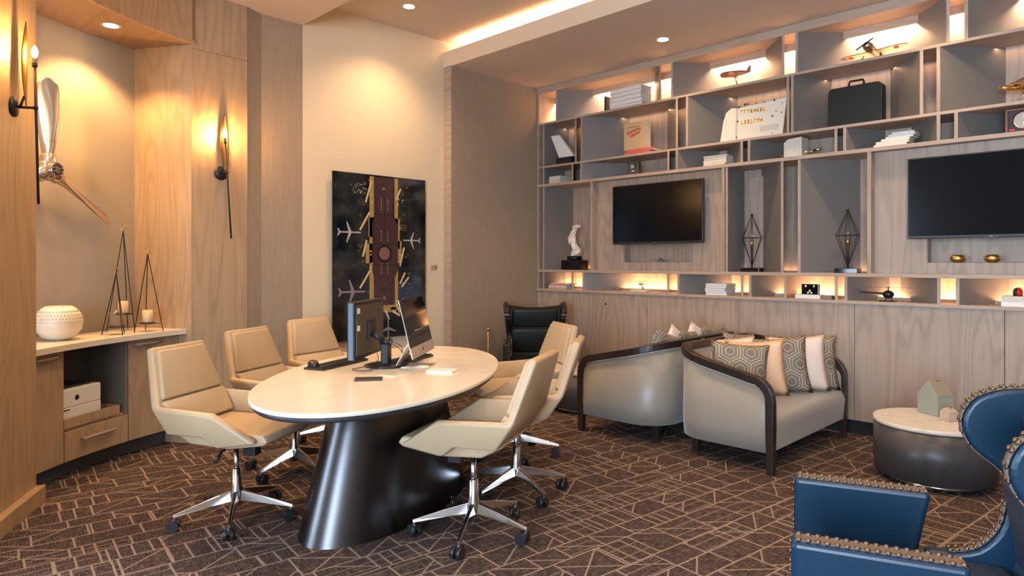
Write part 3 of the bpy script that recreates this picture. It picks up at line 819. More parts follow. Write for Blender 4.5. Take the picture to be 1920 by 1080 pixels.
# white faceted sculpture
zb = ZD1 + .0005
t = thing('faceted_sculpture', 'white faceted stone sculpture on stacked black blocks at left of bay', 'sculpture', (wx(1073, 5.6), 5.64, zb))
MB().box(-.135, .135, -.07, .07, 0, .105).build('plinth', BLKG, t, bevel=.002)
MB().lathe([(.085, .1055), (.085, .15)], 28).build('plinth_block', BLKG, t)
prof = [(-.005, .152, .055), (.02, .19, .055), (.03, .23, .05), (-.005, .27, .04), (-.03, .31, .045), (-.045, .35, .04), (-.025, .39, .036), (-.01, .42, .038), (.005, .45, .03), (.02, .475, .05), (.055, .487, .014)]
m = MB(); rows = []; r = random.Random(4)
for i, (cx_, z, rad) in enumerate(prof):
    rows.append([(cx_ + rad * (1 + r.uniform(-.25, .35)) * math.cos(a * 2 * PI / 6 + i * .5), rad * .8 * (1 + r.uniform(-.2, .3)) * math.sin(a * 2 * PI / 6 + i * .5), z + r.uniform(-.008, .008)) for a in range(6)])
m.grid(rows, sm=False, close=True); m.poly(rows[-1]); m.poly(rows[0][::-1])
m.build('carved_form', CERW, t, smooth=False)

def wire_lamp(px, label, bulb=True):
    t = thing('wire_lamp', label, 'lamp', (wx(px, 5.62), 5.64, zb), 0, 'diamond wire lamps')
    MB().box(-.085, .085, -.05, .05, 0, .035).build('base', BLKG, t, bevel=.002)
    zt, zm, z0 = .505, .30, .05
    ring = [(.09 * math.cos(a), .09 * math.sin(a), zm) for a in [i * PI / 3 for i in range(6)]]
    for i in range(6):
        MB().cyl((0, 0, z0), ring[i], .0028, n=6).cyl(ring[i], (0, 0, zt), .0028, n=6).cyl(ring[i], ring[(i + 1) % 6], .0022, n=6).build('wire', IRON, t)
    MB().cyl((0, 0, .035), (0, 0, .10), .006, n=8).lathe([(.004, zt - .02), (.012, zt - .004), (.012, zt + .006)], 10).build('stem', IRON, t)
    MB().cyl((0, 0, .10), (0, 0, .225), .0025, n=6).cyl((.006, 0, .05), (.014, 0, .23), .002, n=6).cyl((-.006, 0, .05), (-.014, 0, .23), .002, n=6).build('inner_rods', IRON, t)
    MB().lathe([(.012, .225), (.014, .255), (.012, .262)], 12).build('lamp_holder', BRASS, t)
    MB().lathe([(.012, .262), (.03, .29), (.036, .32), (.03, .35), (.001, .37)], 16).build('bulb', TGLASS, t)
    return t
wire_lamp(1408, 'black diamond wire lamp with glass bulb in the narrow lit bay')
wire_lamp(1588, 'black diamond wire lamp with glass bulb beside the right television')
# media niche ornaments
zb = 1.3405
aeroplane('model_aeroplane', 'small dark model aeroplane with bright nose under the left television', (wx(1237, 5.68), 5.685, zb), -PI / 2 + .6, .09, .21, (SILVER, IRON, IRON), scale_body=1.9)
for px, lb in ((1796, 'small gold bowl under the right television, left of the pair'), (1861, 'small gold bowl under the right television, right of the pair')):
    t = tag(MB().lathe([(.022, 0), (.046, .016), (.050, .032), (.042, .050), (.036, .056), (.033, .052), (.043, .034), (.036, .016), (.001, .008)], 28).build('bowl', GOLDW), lb, 'bowl', 'gold bowls')
    t.location = (wx(px, 5.68), 5.685, zb)
# low row
zb = ZE1 + .0005
spec = [(1028, 1062, .022, KRAFT), (1029, 1062, .016, OFFW), (1030, 1064, .013, ROSE), (1033, 1068, .012, OFFW)]
z = zb
for i, (a, b, h, mt) in enumerate(spec):
    flatbook(a, b, z, h, mt, 'pinkish or kraft book in low row far left pile, %s of four' % ordl(i, 4), Y=5.57, dep=.14, group='far left low pile of books'); z += h + .0004
aeroplane('model_biplane', 'dark wire model biplane standing left of the lit low compartment', (wx(1161, 5.60), 5.62, zb), -PI / 2 + .5, .11, .20, (IRON, IRON, IRON), bi=True)
flatbook(1182, 1212, zb, .022, OFFW, 'off-white book lying beneath the many-engined model aeroplane', Y=5.60, dep=.10)
aeroplane('model_seaplane', 'bronze model seaplane with a row of engines standing on the book', (wx(1203, 5.65), 5.65, zb + .0225), -PI / 2 + .1, .12, .27, (MODELW, BRASS, MODELW), high=True, engines=6, stand=.055, wheels=False, prop=False)
bookstack(1322, 1361, zb, 5, [.022, .020], lambda i, n: 'white book in the low row pile below the left bay, %s of five' % ordl(i, n), 'low row pile of white books', WHITE, Y=5.58, jit=.003, dep=.20)
t = tag(MB().box(-.10, .10, -.045, .045, 0, .034).build('box', WHITE, bevel=.002), 'flat white box beneath the small black instrument panel', 'box')
t.location = (wx(1516, 5.60), 5.62, zb)
t = tag(MB().box(-.055, .055, -.045, .045, 0, .026).build('box', plain('grey_card', (.22, .18, .14), .7), bevel=.002), 'flat grey brown box right of the white box', 'box')
t.location = (wx(1548, 5.62), 5.64, zb)
t = thing('instrument_panel', 'small black instrument panel with five pale dials on white box', 'instrument', (wx(1520, 5.62), 5.62, zb + .0345))
MB().box(-.068, .068, -.018, .018, 0, .085).build('case', BLKG, t, bevel=.003)
for x, z in ((-.033, .068), (.033, .068), (0, .03), (-.014, .014), (.014, .014)): MB().cyl((x, -.018, z), (x, -.021, z), .008, n=12).build('dial', WHITE, t)
# helicopter
t = thing('model_helicopter', 'dark model helicopter with long rotor blades in low compartment', 'model aircraft', (wx(1664, 5.58), 5.60, zb), .2)
MB().ball((0, 0, .055), .032, 14, sc=(1.25, .9, 1)).build('cabin', BLKG, t)
MB().cyl((-.02, 0, .06), (-.19, 0, .07), .009, .004, 8).extr([(-.18, -.002, .06), (-.2, -.002, .1), (-.215, -.002, .1), (-.2, -.002, .06)], (0, .004, 0)).build('tail_boom', IRON, t)
MB().cyl((0, 0, .085), (0, 0, .108), .004, n=8).box(-.17, .17, -.006, .006, .106, .108).box(-.005, .005, -.14, .14, .1085, .1105).build('rotor', IRON, t)
for s in (-1, 1): MB().tube([(-.06, s * .035, .004), (.05, s * .035, .004), (.06, s * .035, .01)], .003, 6).cyl((-.02, s * .035, .004), (-.015, s * .015, .035), .002, n=6).cyl((.025, s * .035, .004), (.02, s * .015, .035), .002, n=6).build('skid', IRON, t)
for i, mt in enumerate((WHITE, OFFW)):
    flatbook(1877, 1930, zb + i * .0355, .035, mt, ('lower' if i == 0 else 'upper') + ' thick white book beneath the red and black ornament', Y=5.57, dep=.17)
t = thing('red_signal_lamp', 'small domed black and red ornament on two white books', 'ornament', (wx(1908, 5.62), 5.63, zb + .0715))
MB().lathe([(.028, 0), (.028, .03), (.022, .048), (.01, .056), (.0005, .057)], 20).build('dome', BLKP, t)
m = MB().lathe([(.029, .004), (.029, .03), (.023, .049), (.011, .0575)], 20); m.f2 = [f for f in m.f]
keep = [i for i, f in enumerate(m.f) if len(f) == 4 and all(m.v[q][0] > -.004 for q in f)]
m.f = [m.f[i] for i in keep]; m.m = [0] * len(keep); m.s = [True] * len(keep)
m.build('red_lens', REDL, t, solid=.001)

# ------------------------------------------------------------------ downlights (fixtures)
LN = {0: 'round downlight in the raised ceiling nearest the picture wall', 1: 'round downlight in the raised ceiling, second from the picture wall', 2: 'round downlight in the raised ceiling, third from the picture wall', 3: 'round downlight in the raised ceiling, farthest from the picture wall',
      4: 'round downlight in the lowered ceiling in front of the left television', 5: 'round downlight in the lowered ceiling near the right television', 6: 'round downlight in the lowered ceiling, farthest right by the shelves',
      7: 'round downlight above the cream office chairs near the niche', 8: 'round downlight in the low ceiling over the table end', 9: 'round downlight in the low ceiling over the blue wing chair', 10: 'round downlight behind the camera on the left', 11: 'round downlight behind the camera on the right',
      12: 'round downlight in the oak niche ceiling above the propeller', 13: 'round downlight in the oak niche ceiling behind the left pillar'}
for i, (x, y, z, p) in enumerate(DOWN):
    t = thing('downlight', LN[i], 'ceiling light', (x, y, z), 0, 'recessed downlights')
    MB().lathe([(.048, -.001), (.062, -.004), (.064, 0)], 28).build('trim_ring', FASC, t)
    MB().lathe([(.047, -.0035), (.001, -.0045)], 24).build('lamp', DLG, t)

# ------------------------------------------------------------------ picture on the left wall
PY0, PY1, PZ0, PZ1 = 2.98, 3.996, .64, 2.145
t = thing('wall_picture', 'tall dark aerial night photograph of an airport terminal with aeroplanes', 'picture', (XA, PY0, PZ0))
def nightground():
    m, nt, b = nmat('night_tarmac_print')
    tc = N(nt, 'ShaderNodeTexCoord')
    a = N(nt, 'ShaderNodeTexNoise'); a.inputs['Scale'].default_value = 5; a.inputs['Detail'].default_value = 6; nt.links.new(tc.outputs['Object'], a.inputs['Vector'])
    c = N(nt, 'ShaderNodeTexNoise'); c.inputs['Scale'].default_value = 1.8; nt.links.new(tc.outputs['Object'], c.inputs['Vector'])
    r = N(nt, 'ShaderNodeMapRange'); r.inputs[1].default_value = .4; r.inputs[2].default_value = .7; nt.links.new(a.outputs['Fac'], r.inputs[0])
    x1 = mixc(nt, r.outputs[0], (.004, .006, .010), (.030, .032, .024))
    r2 = N(nt, 'ShaderNodeMapRange'); r2.inputs[1].default_value = .55; r2.inputs[2].default_value = .72; nt.links.new(c.outputs['Fac'], r2.inputs[0])
    nt.links.new(mixc(nt, r2.outputs[0], x1, (.022, .036, .070)), b.inputs['Base Color'])
    b.inputs['Roughness'].default_value = .08; b.inputs['Coat Weight'].default_value = .3
    return m
W_, H_ = PY1 - PY0, PZ1 - PZ0
PRT = {n: plain('print_' + n, c, .12) for n, c in dict(roof=(.062, .030, .030), roofd=(.03, .016, .018), roofl=(.21, .10, .085), gold=(.36, .23, .075), goldl=(.62, .46, .24), white=(.60, .55, .48), mauve=(.40, .36, .36), mauved=(.22, .18, .20), dim=(.10, .075, .035)).items()}
MB().box(.03, .04, 0, W_, 0, H_).build('print_panel', nightground(), t, bevel=.001, seg=1)
MB().box(.0, .03, .15, W_ - .15, .15, H_ - .15).build('rear_batten', BLKP, t)
# picture coordinates: u 0..1 left to right, v 0..1 bottom to top
def pu(pts, lay): return [(.0402 + lay * .00025, u * W_, v * H_) for u, v in pts]
def addp(m, pts, lay): m.poly(pu(pts, lay))
def rect(m, u0, u1, v0, v1, lay): addp(m, [(u0, v0), (u1, v0), (u1, v1), (u0, v1)], lay)
def disc(m, u, v, r, lay, n=20): addp(m, [(u + r / W_ * math.cos(i * 2 * PI / n), v + r / H_ * math.sin(i * 2 * PI / n)) for i in range(n)], lay)
def strip(m, u0, v0, u1, v1, w, lay):
    a = Vector((u0 * W_, v0 * H_)); b = Vector((u1 * W_, v1 * H_)); d = (b - a).normalized(); n = Vector((-d.y, d.x)) * w / 2
    addp(m, [(q.x / W_, q.y / H_) for q in (a + n, a - n, b - n, b + n)], lay)
g = MB()
for (u0, u1, v0, v1) in ((.37, .42, .17, .99), (.64, .68, .20, .99), (.33, .42, .46, .58), (.66, .72, .46, .60), (.36, .44, .18, .23), (.64, .70, .55, .74), (.36, .42, .62, .74), (.40, .66, .155, .20), (.60, .74, .17, .185)): rect(g, u0, u1, v0, v1, 1)
g.build('gold_aprons', PRT['gold'], t)
g = MB()
addp(g, [(.42, .20), (.64, .20), (.64, .36), (.68, .42), (.68, .70), (.62, .75), (.62, .99), (.42, .99), (.42, .75), (.40, .70), (.40, .42), (.42, .36)], 2)
g.build('terminal_roof', PRT['roof'], t)
g = MB()
for a in (((.42, .36), (.53, .28)), ((.64, .36), (.53, .28)), ((.42, .86), (.64, .86)), ((.42, .76), (.62, .76)), ((.53, .62), (.53, .86)), ((.46, .30), (.46, .20)), ((.60, .30), (.60, .20)), ((.46, .30), (.60, .30)), ((.42, .58), (.68, .58)), ((.42, .45), (.66, .45)), ((.44, .86), (.44, .76)), ((.42, .99), (.42, .2)), ((.64, .36), (.64, .2))):
    strip(g, a[0][0], a[0][1], a[1][0], a[1][1], .007, 3)
disc(g, .53, .52, .085, 3); disc(g, .52, .92, .026, 3); disc(g, .53, .245, .026, 3)
g.build('roof_lines', PRT['roofd'], t)
g = MB(); r = random.Random(11)
for i in range(46):
    u = r.choice((r.uniform(.27, .42), r.uniform(.68, .82))); v = r.uniform(.1, .97); L = r.uniform(.01, .05); an = r.uniform(0, 3.1)
    strip(g, u, v, u + L / W_ * math.cos(an), v + L / H_ * math.sin(an), r.uniform(.006, .02), .6)
for v in (.70, .685, .67): rect(g, .70, .78, v - .004, v + .004, .8)
g.build('ground_vehicles', PRT['dim'], t)['kind'] = 'stuff'
g = MB()
for i in range(26):
    u = r.choice((r.uniform(.34, .42), r.uniform(.66, .74))); v = r.uniform(.12, .9); disc(g, u, v, r.uniform(.004, .010), 1.5, 8)
g.build('apron_lights', PRT['goldl'], t)
g = MB(); disc(g, .53, .52, .06, 4); disc(g, .52, .92, .018, 4); disc(g, .53, .245, .018, 4); g.build('roof_dome', PRT['roofl'], t)
g = MB()
for u0 in (.495, .565):
    for v0, nn in ((.80, 7), (.60, 5), (.40, 5)):
        for i in range(nn): disc(g, u0, v0 + i * .014 if nn == 5 else v0 + i * .012 - .01, .004, 4, 8)
r = random.Random(3)
for i in range(45): disc(g, r.uniform(.17, .34), r.uniform(.88, .94) - .0, .0035, 1, 6)
for i in range(60): disc(g, r.uniform(.02, .98), r.uniform(.05, .97), .0022, 1, 6)
g.build('lights', PRT['white'], t)
g = MB()
for a in ((.39, .96, .33, .83), (.71, .93, .66, .86), (.37, .77, .27, .66), (.34, .60, .30, .50), (.38, .42, .27, .31), (.75, .56, .70, .44), (.70, .33, .76, .40), (.72, .31, .80, .37), (.66, .20, .70, .15), (.36, .24, .34, .18)):
    strip(g, a[0], a[1], a[2], a[3], .018, 5)
strip(g, .62, .16, .70, .13, .02, 5); strip(g, .54, .17, .58, .11, .018, 5)
g.build('jet_bridges', PRT['goldl'], t)
def pl(u, v, s, ang, mat):
    g = MB(); ca, sa = math.cos(ang), math.sin(ang)
    def q(x, y): X, Y = (x * ca - y * sa) * s, (x * sa + y * ca) * s; return (u + X / W_, v + Y / H_)
    addp(g, [q(-.5, -.03), q(.45, -.03), q(.5, 0), q(.45, .03), q(-.5, .03)], 6)
    addp(g, [q(.08, 0), q(-.12, .40), q(-.17, .41), q(-.06, 0)], 6.3); addp(g, [q(.08, 0), q(-.12, -.40), q(-.17, -.41), q(-.06, 0)], 6.3)
    addp(g, [q(-.4, 0), q(-.5, .14), q(-.56, .14), q(-.5, 0)], 6.3); addp(g, [q(-.4, 0), q(-.5, -.14), q(-.56, -.14), q(-.5, 0)], 6.3)
    g.build('aeroplane_image', mat, t)
pl(.17, .645, .23, 0, PRT['mauve']); pl(.20, .29, .27, 0, PRT['mauved']); pl(.83, .605, .20, PI, PRT['mauve']); pl(.57, .055, .22, PI / 2, PRT['mauved'])
# light switch plate right of the picture
y_ = 5.24 * (1 + (813 - 960) / 1240) / (1 - (813 - 960) / 1240)
t = thing('wall_switch', 'small tan wall plate with dark rocker between the picture and the fabric wall', 'switch', (XA, y_, 1.29))
MB().box(0, .006, -.04, .04, -.028, .028).build('plate', KRAFT, t, bevel=.002)
MB().box(.006, .011, .018, .032, -.014, .014).build('rocker', MODELW, t)
MB().box(.006, .009, -.028, .008, -.014, .014).build('label_insert', OAKX, t)

# ------------------------------------------------------------------ built-in credenza
CR = thing('credenza', 'curved oak credenza with pale stone top and open printer bay', 'cabinet', (0, 0, 0))
def band(R0, R1, a0, a1, z0, z1, n=14, a1b=None): return MB().prism(arc(R0, a0, a1, n) + arc(R1, a1 if a1b is None else a1b, a0, n), z0, z1)
band(2.68, 3.122, 226.3, 198.9, .812, .85, 24, 200.5).build('countertop', COUNTER, CR, bevel=.002)
band(2.86, 2.90, 227, 199.8, 0, .115, 20).build('toe_kick', DGREY, CR)
def door(a0, a1, z0, z1, nm, ha0, ha1, hz):
    d = band(2.745, 2.765, a0 - .06, a1 + .06, z0, z1, 10).build(nm, OAKL, CR, bevel=.001, seg=1)
    h = MB()
    h.tube([(*pol(ha0 + (ha1 - ha0) * i / 6, 2.715), hz) for i in range(7)], .011, 4)
    for a in (ha0, ha1): h.cyl((*pol(a, 2.715), hz), (*pol(a, 2.746), hz), .009, n=8)
    h.build('handle', OAKX, d)
door(226.7, 218.5, .118, .808, 'door', 223.9, 220.2, .775)
door(207.8, 199.2, .118, .808, 'door', 206.8, 203.2, .775)
door(218.4, 207.9, .118, .300, 'drawer', 215.6, 210.6, .235)
band(2.77, 3.1, 218.9, 218.5, .118, .808, 1).build('side_panel', CABIN, CR)
band(2.752, 3.1, 208.3, 207.9, .118, .808, 1).build('side_panel', GREY, CR)
band(2.766, 3.1, 218.5, 208.3, .302, .318, 8).build('bay_floor', OAKL, CR)
band(3.085, 3.1, 226.7, 200.3, .118, .808, 14).build('back_panel', CABIN, CR)
band(2.766, 3.08, 226.7, 199.4, .115, .125, 14, 200.2).build('bottom_panel', CABIN, CR)
# pull-out tray
tr = thing('pull_out_tray', 'shallow oak tray under the white printer', 'tray', (0, 0, 0))
band(2.752, 2.768, 218.3, 209.2, .3185, .378, 8).build('front', OAKL, tr)
band(2.768, 3.07, 218.3, 209.2, .3185, .325, 8).build('bottom', CABIN, tr)
band(2.768, 3.07, 209.5, 209.2, .325, .378, 1).build('side', OAKL, tr)
# printer
pa = 215.4; p = pol(pa, 2.785 + .15)
t = thing('printer', 'white desktop printer with round dark logo in the credenza bay', 'printer', (p[0], p[1], .3255), math.radians(pa - 180 - 90 + 180 + 0))
# local -y faces room
def PR(m): return m
ang = math.radians(pa)      # direction from centre outwards; printer front faces inward
t.rotation_euler = (0, 0, ang - PI / 2)
MB().box(-.19, .19, -.15, .14, 0, .11).build('paper_drawer', WHITE, t, bevel=.004)
MB().box(-.19, .19, -.15, .14, .1115, .225).build('body', WHITE, t, bevel=.006)
MB().box(-.17, .15, -.11, .12, .226, .24).build('output_tray', BLKP, t, bevel=.004)
MB().box(-.17, -.06, -.152, -.1495, .095, .101).build('handle_groove', IRON, t)
m = MB().lathe([(.0135, 0), (.017, .0012), (.0135, .0018)], 24, (-.005, -.1505, .165), ax='y'); m.v = [(x, -.301 - y, z) for x, y, z in m.v]
m.build('logo_ring', BLKP, t)
letters('logo_letters', 'hp', .018, BLKP, t, (-.005, -.151, .161))

# bowl-shaped white woven vessel
CZ = .8505
xk = lambda px, k: ((-k + (px - 960) / FPX * k) * SQ, (k + (px - 960) / FPX * k) * SQ)
p = xk(110, 4.2)
t = thing('vase', 'round white perforated vessel glowing pale on the credenza', 'vase', (p[0], p[1], CZ))
prof = [(.055, 0), (.10, .02), (.135, .065), (.143, .11), (.130, .155), (.100, .19), (.075, .203), (.068, .198), (.092, .184), (.12, .15), (.132, .11), (.125, .068), (.09, .03), (.001, .014)]
MB().lathe(prof, 40).build('body', CERW, t)
t.scale = (.93, .93, 1.06)
m = MB()
for row, (rr, z) in enumerate(((.118, .172), (.132, .152), (.139, .132), (.1435, .112))):
    for i in range(44):
        a = 2 * PI * (i + .5 * (row % 2)) / 44
        m.obox((rr * math.cos(a), rr * math.sin(a), z), (.004, .007, .010), R3(0, 0, a))
m.build('perforations', plain('pierced_shadow', (.60, .54, .43), .7), t)['kind'] = 'stuff'

def tripod(px, k, H, rleg, label, glass, candle, zshelf, rot=.3):
    p = xk(px, k); t = thing('candle_stand', label, 'candle holder', (p[0], p[1], CZ), rot, 'tripod candle stands')
    for i in range(3):
        a = i * 2 * PI / 3
        MB().cyl((rleg * math.cos(a), rleg * math.sin(a), 0), (0, 0, H), .0032, n=6).build('leg', IRON, t)
    m = MB(); m.tube([(.020 * math.cos(a), 0, H + .022 + .022 * math.sin(a)) for a in [q * 2 * PI / 20 for q in range(21)]], .0022, 6)
    m.build('ring', BRASS, t)
    if zshelf:
        f = 1 - zshelf / H
        MB().lathe([(.052, zshelf), (.054, zshelf + .006), (.05, zshelf + .006)], 24).build('tray', IRON, t)
        MB().cyl((0, 0, zshelf + .003), (.0, rleg * f * .9, zshelf + .003), .0025, n=6).cyl((0, 0, zshelf + .003), (rleg * f * .9, 0, zshelf + .003), .0025, n=6).build('tray_bracket', IRON, t)
    if glass:
        z = zshelf + .0065
        MB().lathe([(.036, z), (.042, z + .02), (.043, z + .10), (.041, z + .10), (.040, z + .02), (.034, z + .003)], 24).build('glass_cup', TGLASS, t)
    if candle:
        c_ = thing('candle', 'ivory pillar candle in the ' + candle, 'candle', (p[0], p[1], CZ + zshelf + .0105))
        MB().lathe([(.033, 0), (.034, .004), (.034, .082), (.030, .086), (.001, .084)], 24).build('wax', CANDLE, c_)
        MB().cyl((0, 0, .084), (.001, 0, .094), .0012, n=5).build('wick', BLKP, c_)
    return t
tripod(231, 4.78, .72, .105, 'tallest black tripod candle stand at the back of the niche counter', True, 'tallest tripod stand', .115, .5)
tripod(218, 4.52, .42, .085, 'smallest black tripod stand with an empty glass cup', True, None, .05, .2)
tripod(277, 4.72, .555, .105, 'right-hand black tripod candle stand on the niche counter', True, 'right-hand tripod stand', .055, .9)

# propeller on niche wall
p = pol(math.degrees(math.atan2(CY - CY, 1)), 0)
k = 4.18; q = xk(90, k); hz = CAMH - (318 - 490) * k / FPX
# outward direction of the wall at that place
dv = Vector((CX - q[0], CY - q[1])).normalized(); a_ = math.atan2(dv.y, dv.x)
t = thing('propeller', 'polished three-bladed aircraft propeller on the niche wall', 'propeller', (q[0], q[1], hz), a_ - PI / 2)
# local +y points to the room; wall behind at -y
dist = 3.13 - math.hypot(q[0] - CX, q[1] - CY)
MB().cyl((0, -dist + .002, 0), (0, -.03, 0), .035, n=20).build('mounting_boss', IRON, t)
def blade(ang, L, name='blade'):
    rows = []
    for i in range(15):
        s_ = i / 14; r = .07 + (L - .07) * s_
        wd = (.030 + .030 * min(1, s_ * 2.2)) * (1 if s_ < .88 else math.sqrt(max(.02, 1 - ((s_ - .88) / .125) ** 2)))
        tw = -.95 + .45 * s_; th = .018 * (1 - s_) + .006
        if s_ < .1: th = .03
        ring = []
        for j in range(12):
            b = j * 2 * PI / 12; x = wd * math.cos(b); y = th * math.sin(b)
            ring.append((x * math.cos(tw) - y * math.sin(tw), x * math.sin(tw) + y * math.cos(tw), r))
        rows.append(ring)
    m = MB().grid(rows, close=True); m.poly(rows[-1]); m.poly(rows[0][::-1])
    Rb = Matrix.Rotation(ang, 3, 'Y')
    m.v = [tuple(Rb @ Vector(v)) for v in m.v]
    m.build(name, SILVER, t)
    m = MB().lathe([(.045, .0), (.05, .03), (.046, .085), (.036, .10)], 18)
    m.v = [tuple(Rb @ Vector(v)) for v in m.v]; m.build('blade_socket', SILVER, t, bevel=.003)
# local x runs to the viewer's left because +y faces the room
blade(0, .58); blade(-2 * PI / 3, .60); blade(2 * PI / 3, .58)
MB().ball((0, .0, 0), .072, 20, sc=(1, .8, 1)).cyl((0, -.02, 0), (0, .07, 0), .045, n=20).build('hub', SILVER, t, bevel=.002)
for i in range(8):
    a = i * PI / 4; MB().cyl((.03 * math.cos(a), .068, .03 * math.sin(a)), (.03 * math.cos(a), .082, .03 * math.sin(a)), .006, n=6).build('bolt', IRON, t)

# ------------------------------------------------------------------ wall sconces
def sconce(loc, rz, label, power):
    """local +y out of the wall, +x along it"""
    t = thing('wall_sconce', label, 'wall light', loc, rz, 'torch wall sconces')
    MB().lathe([(.052, .0), (.052, .008), (.03, .016), (.018, .022)], 24, ax='y').build('back_plate', IRON, t)
    MB().cyl((0, .018, 0), (0, .10, 0), .007, n=10).ball((0, .10, 0), .013, 10).build('arm', IRON, t)
    x1, z1, x0, z0 = .012, .24, -.035, -.50
    MB().cyl((x0, .10, z0), (x1, .10, z1), .0065, n=10).build('rod', IRON, t)
    MB().lathe([(.010, 0), (.015, .006), (.010, .010), (.015, .018), (.010, .022), (.013, .045), (.008, .05)], 14, (x1, .10, z1 - .03)).build('lamp_socket', IRON, t)
    MB().lathe([(.006, 0), (.013, .015), (.015, .03), (.009, .048), (.0005, .062)], 14, (x1, .10, z1 + .02)).build('bulb', BULB, t)
    rows = []
    for i in range(17):
        s_ = i / 16; z = -.02 + .44 * s_; wd = .027 * math.sin(PI * min(1, max(0.02, s_))) ** .8 + .002; yb = .055 - .018 * math.sin(PI * s_) * 1.0
        rows.append([(-.002 + wd * math.sin(a), yb + .020 * (1 - math.cos(a)) * (wd / .027) , z + .03) for a in [(-1 + 2 * q / 8) * 1.25 for q in range(9)]])
    MB().grid(rows).build('leaf_reflector', [AGED], t, solid=.0015)
    MB().cyl((0, .03, .0), (0, .05, .06), .006, n=8).build('reflector_stem', IRON, t)
def wallpt(p, q, px):
    t_ = (px - 960) / FPX; rx, ry = (t_ - 1), (t_ + 1)
    dx, dy = q[0] - p[0], q[1] - p[1]
    den = dx * ry - dy * rx
    u = (p[1] * rx - p[0] * ry) / den
    x, y = p[0] + u * dx, p[1] + u * dy
    return x, y, (-x + y) * SQ
for px, py, A, B, lb, pw in ((413, 325, L2, R2, 'torch wall sconce with gold leaf reflector on the middle oak pillar', 24), (22, 200, P1a, P1b, 'torch wall sconce with gold leaf reflector at the far left edge', 24)):
    x, y, k = wallpt(A, B, px)
    d = Vector((B[0] - A[0], B[1] - A[1])).normalized(); nn = Vector((-d.y, d.x))
    if nn.dot(Vector((CX - x, CY - y))) < 0: nn = -nn
    sconce((x + nn.x * .007, y + nn.y * .007, CAMH - (py - 490) * k / FPX), math.atan2(nn.y, nn.x) - PI / 2, lb, pw)

# ------------------------------------------------------------------ conference table
TC = (-3.095, 2.137)
TT = thing('conference_table', 'large oval cream stone table on a flared gunmetal pedestal', 'table', (TC[0], TC[1], 0), 0)
def ell(a, b, ang, n=72, s=1.0): return [((a * math.cos(q) * math.cos(ang) - b * math.sin(q) * math.sin(ang)) * s, (a * math.cos(q) * math.sin(ang) + b * math.sin(q) * math.cos(ang)) * s) for q in [2 * PI * i / n for i in range(n)]]
TA = math.atan2(.814, -.581)
MB().prism(ell(1.073, .578, TA), .722, .74, sm=True).build('tabletop', TOPW, TT, bevel=.003)
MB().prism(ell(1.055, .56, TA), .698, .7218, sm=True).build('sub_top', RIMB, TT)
BA = math.atan2(.938, -.344)
rows = []
for i in range(25):
    s_ = i / 24; z = .697 * s_
    a = .65 + (.40 - .65) * s_; b = .31 + (.215 - .31) * s_
    rows.append([(x, y, z) for x, y in ell(a, b, BA, 64)])
m = MB().grid(rows, close=True); m.poly(rows[0][::-1]); m.poly(rows[-1]); m.build('pedestal', GUNM, TT)
TZ = .7405
# monitor seen from behind
def rk(R, F): return ((-F + R) * SQ, (F + R) * SQ)
def ctree(name, label, cat, R, F, z, face):   # face: angle of local -y (front) in (R,F) plane
    p = rk(R, F); return thing(name, label, cat, (p[0], p[1], z), face)
# monitor: panel runs from (-.886,3.6) to (-.80,4.08)
A = Vector(rk(-.870, 3.60)); B = Vector(rk(-.800, 4.06)); M_ = (A + B) / 2; dd = (B - A).normalized()
ry = math.atan2(dd.y, dd.x)
t = thing('monitor', 'black desktop monitor seen from behind on adjustable arm stand', 'monitor', (M_.x, M_.y, TZ), ry)
# local x along panel (towards far end), local +y = left of direction (away: screen side)
Lh = (B - A).length / 2
MB().box(-Lh, Lh, -.012, .030, .065, .385).build('housing', BLKP, t, bevel=.004)
MB().box(-Lh + .006, Lh - .006, .030, .0315, .075, .377).build('screen', BLKG, t)
MB().box(-Lh + .02, Lh - .02, -.018, -.012, .085, .365).build('rear_cover', GREYM, t, bevel=.006)
MB().box(-.05, .05, -.030, -.018, .17, .27).build('mount_plate', BLKP, t, bevel=.003)
MB().box(-Lh - .001, -Lh, -.004, .022, .07, .38).build('side_edge', plain('blue_grey_edge', (.10, .17, .24), .3), t)
for z in (.225, .32): MB().box(-Lh + .03, -Lh + .065, -.0195, -.018, z, z + .03).build('sticker', WHITE, t)
P0 = Vector(rk(-.735, 3.86)); lc = Vector((P0.x - M_.x, P0.y - M_.y)); ca, sa = math.cos(-ry), math.sin(-ry); lx, ly = lc.x * ca - lc.y * sa, lc.x * sa + lc.y * ca
MB().lathe([(.125, 0), (.125, .007), (.11, .012), (.02, .014)], 36, (lx, ly, 0)).build('stand_base', BLKP, t)
MB().box(lx - .035, lx + .035, ly - .022, ly + .022, .013, .13).build('stand_post', BLKP, t, bevel=.006)
MB().cyl((lx, ly, .14), (0, -.03, .19), .013, n=12).cyl((lx, ly - .03, .14), (lx, ly + .03, .14), .022, n=16).build('stand_arm', IRON, t)
MB().cyl((lx, ly - .034, .14), (lx, ly - .030, .14), .016, n=16).build('joint_cap', SILVER, t)
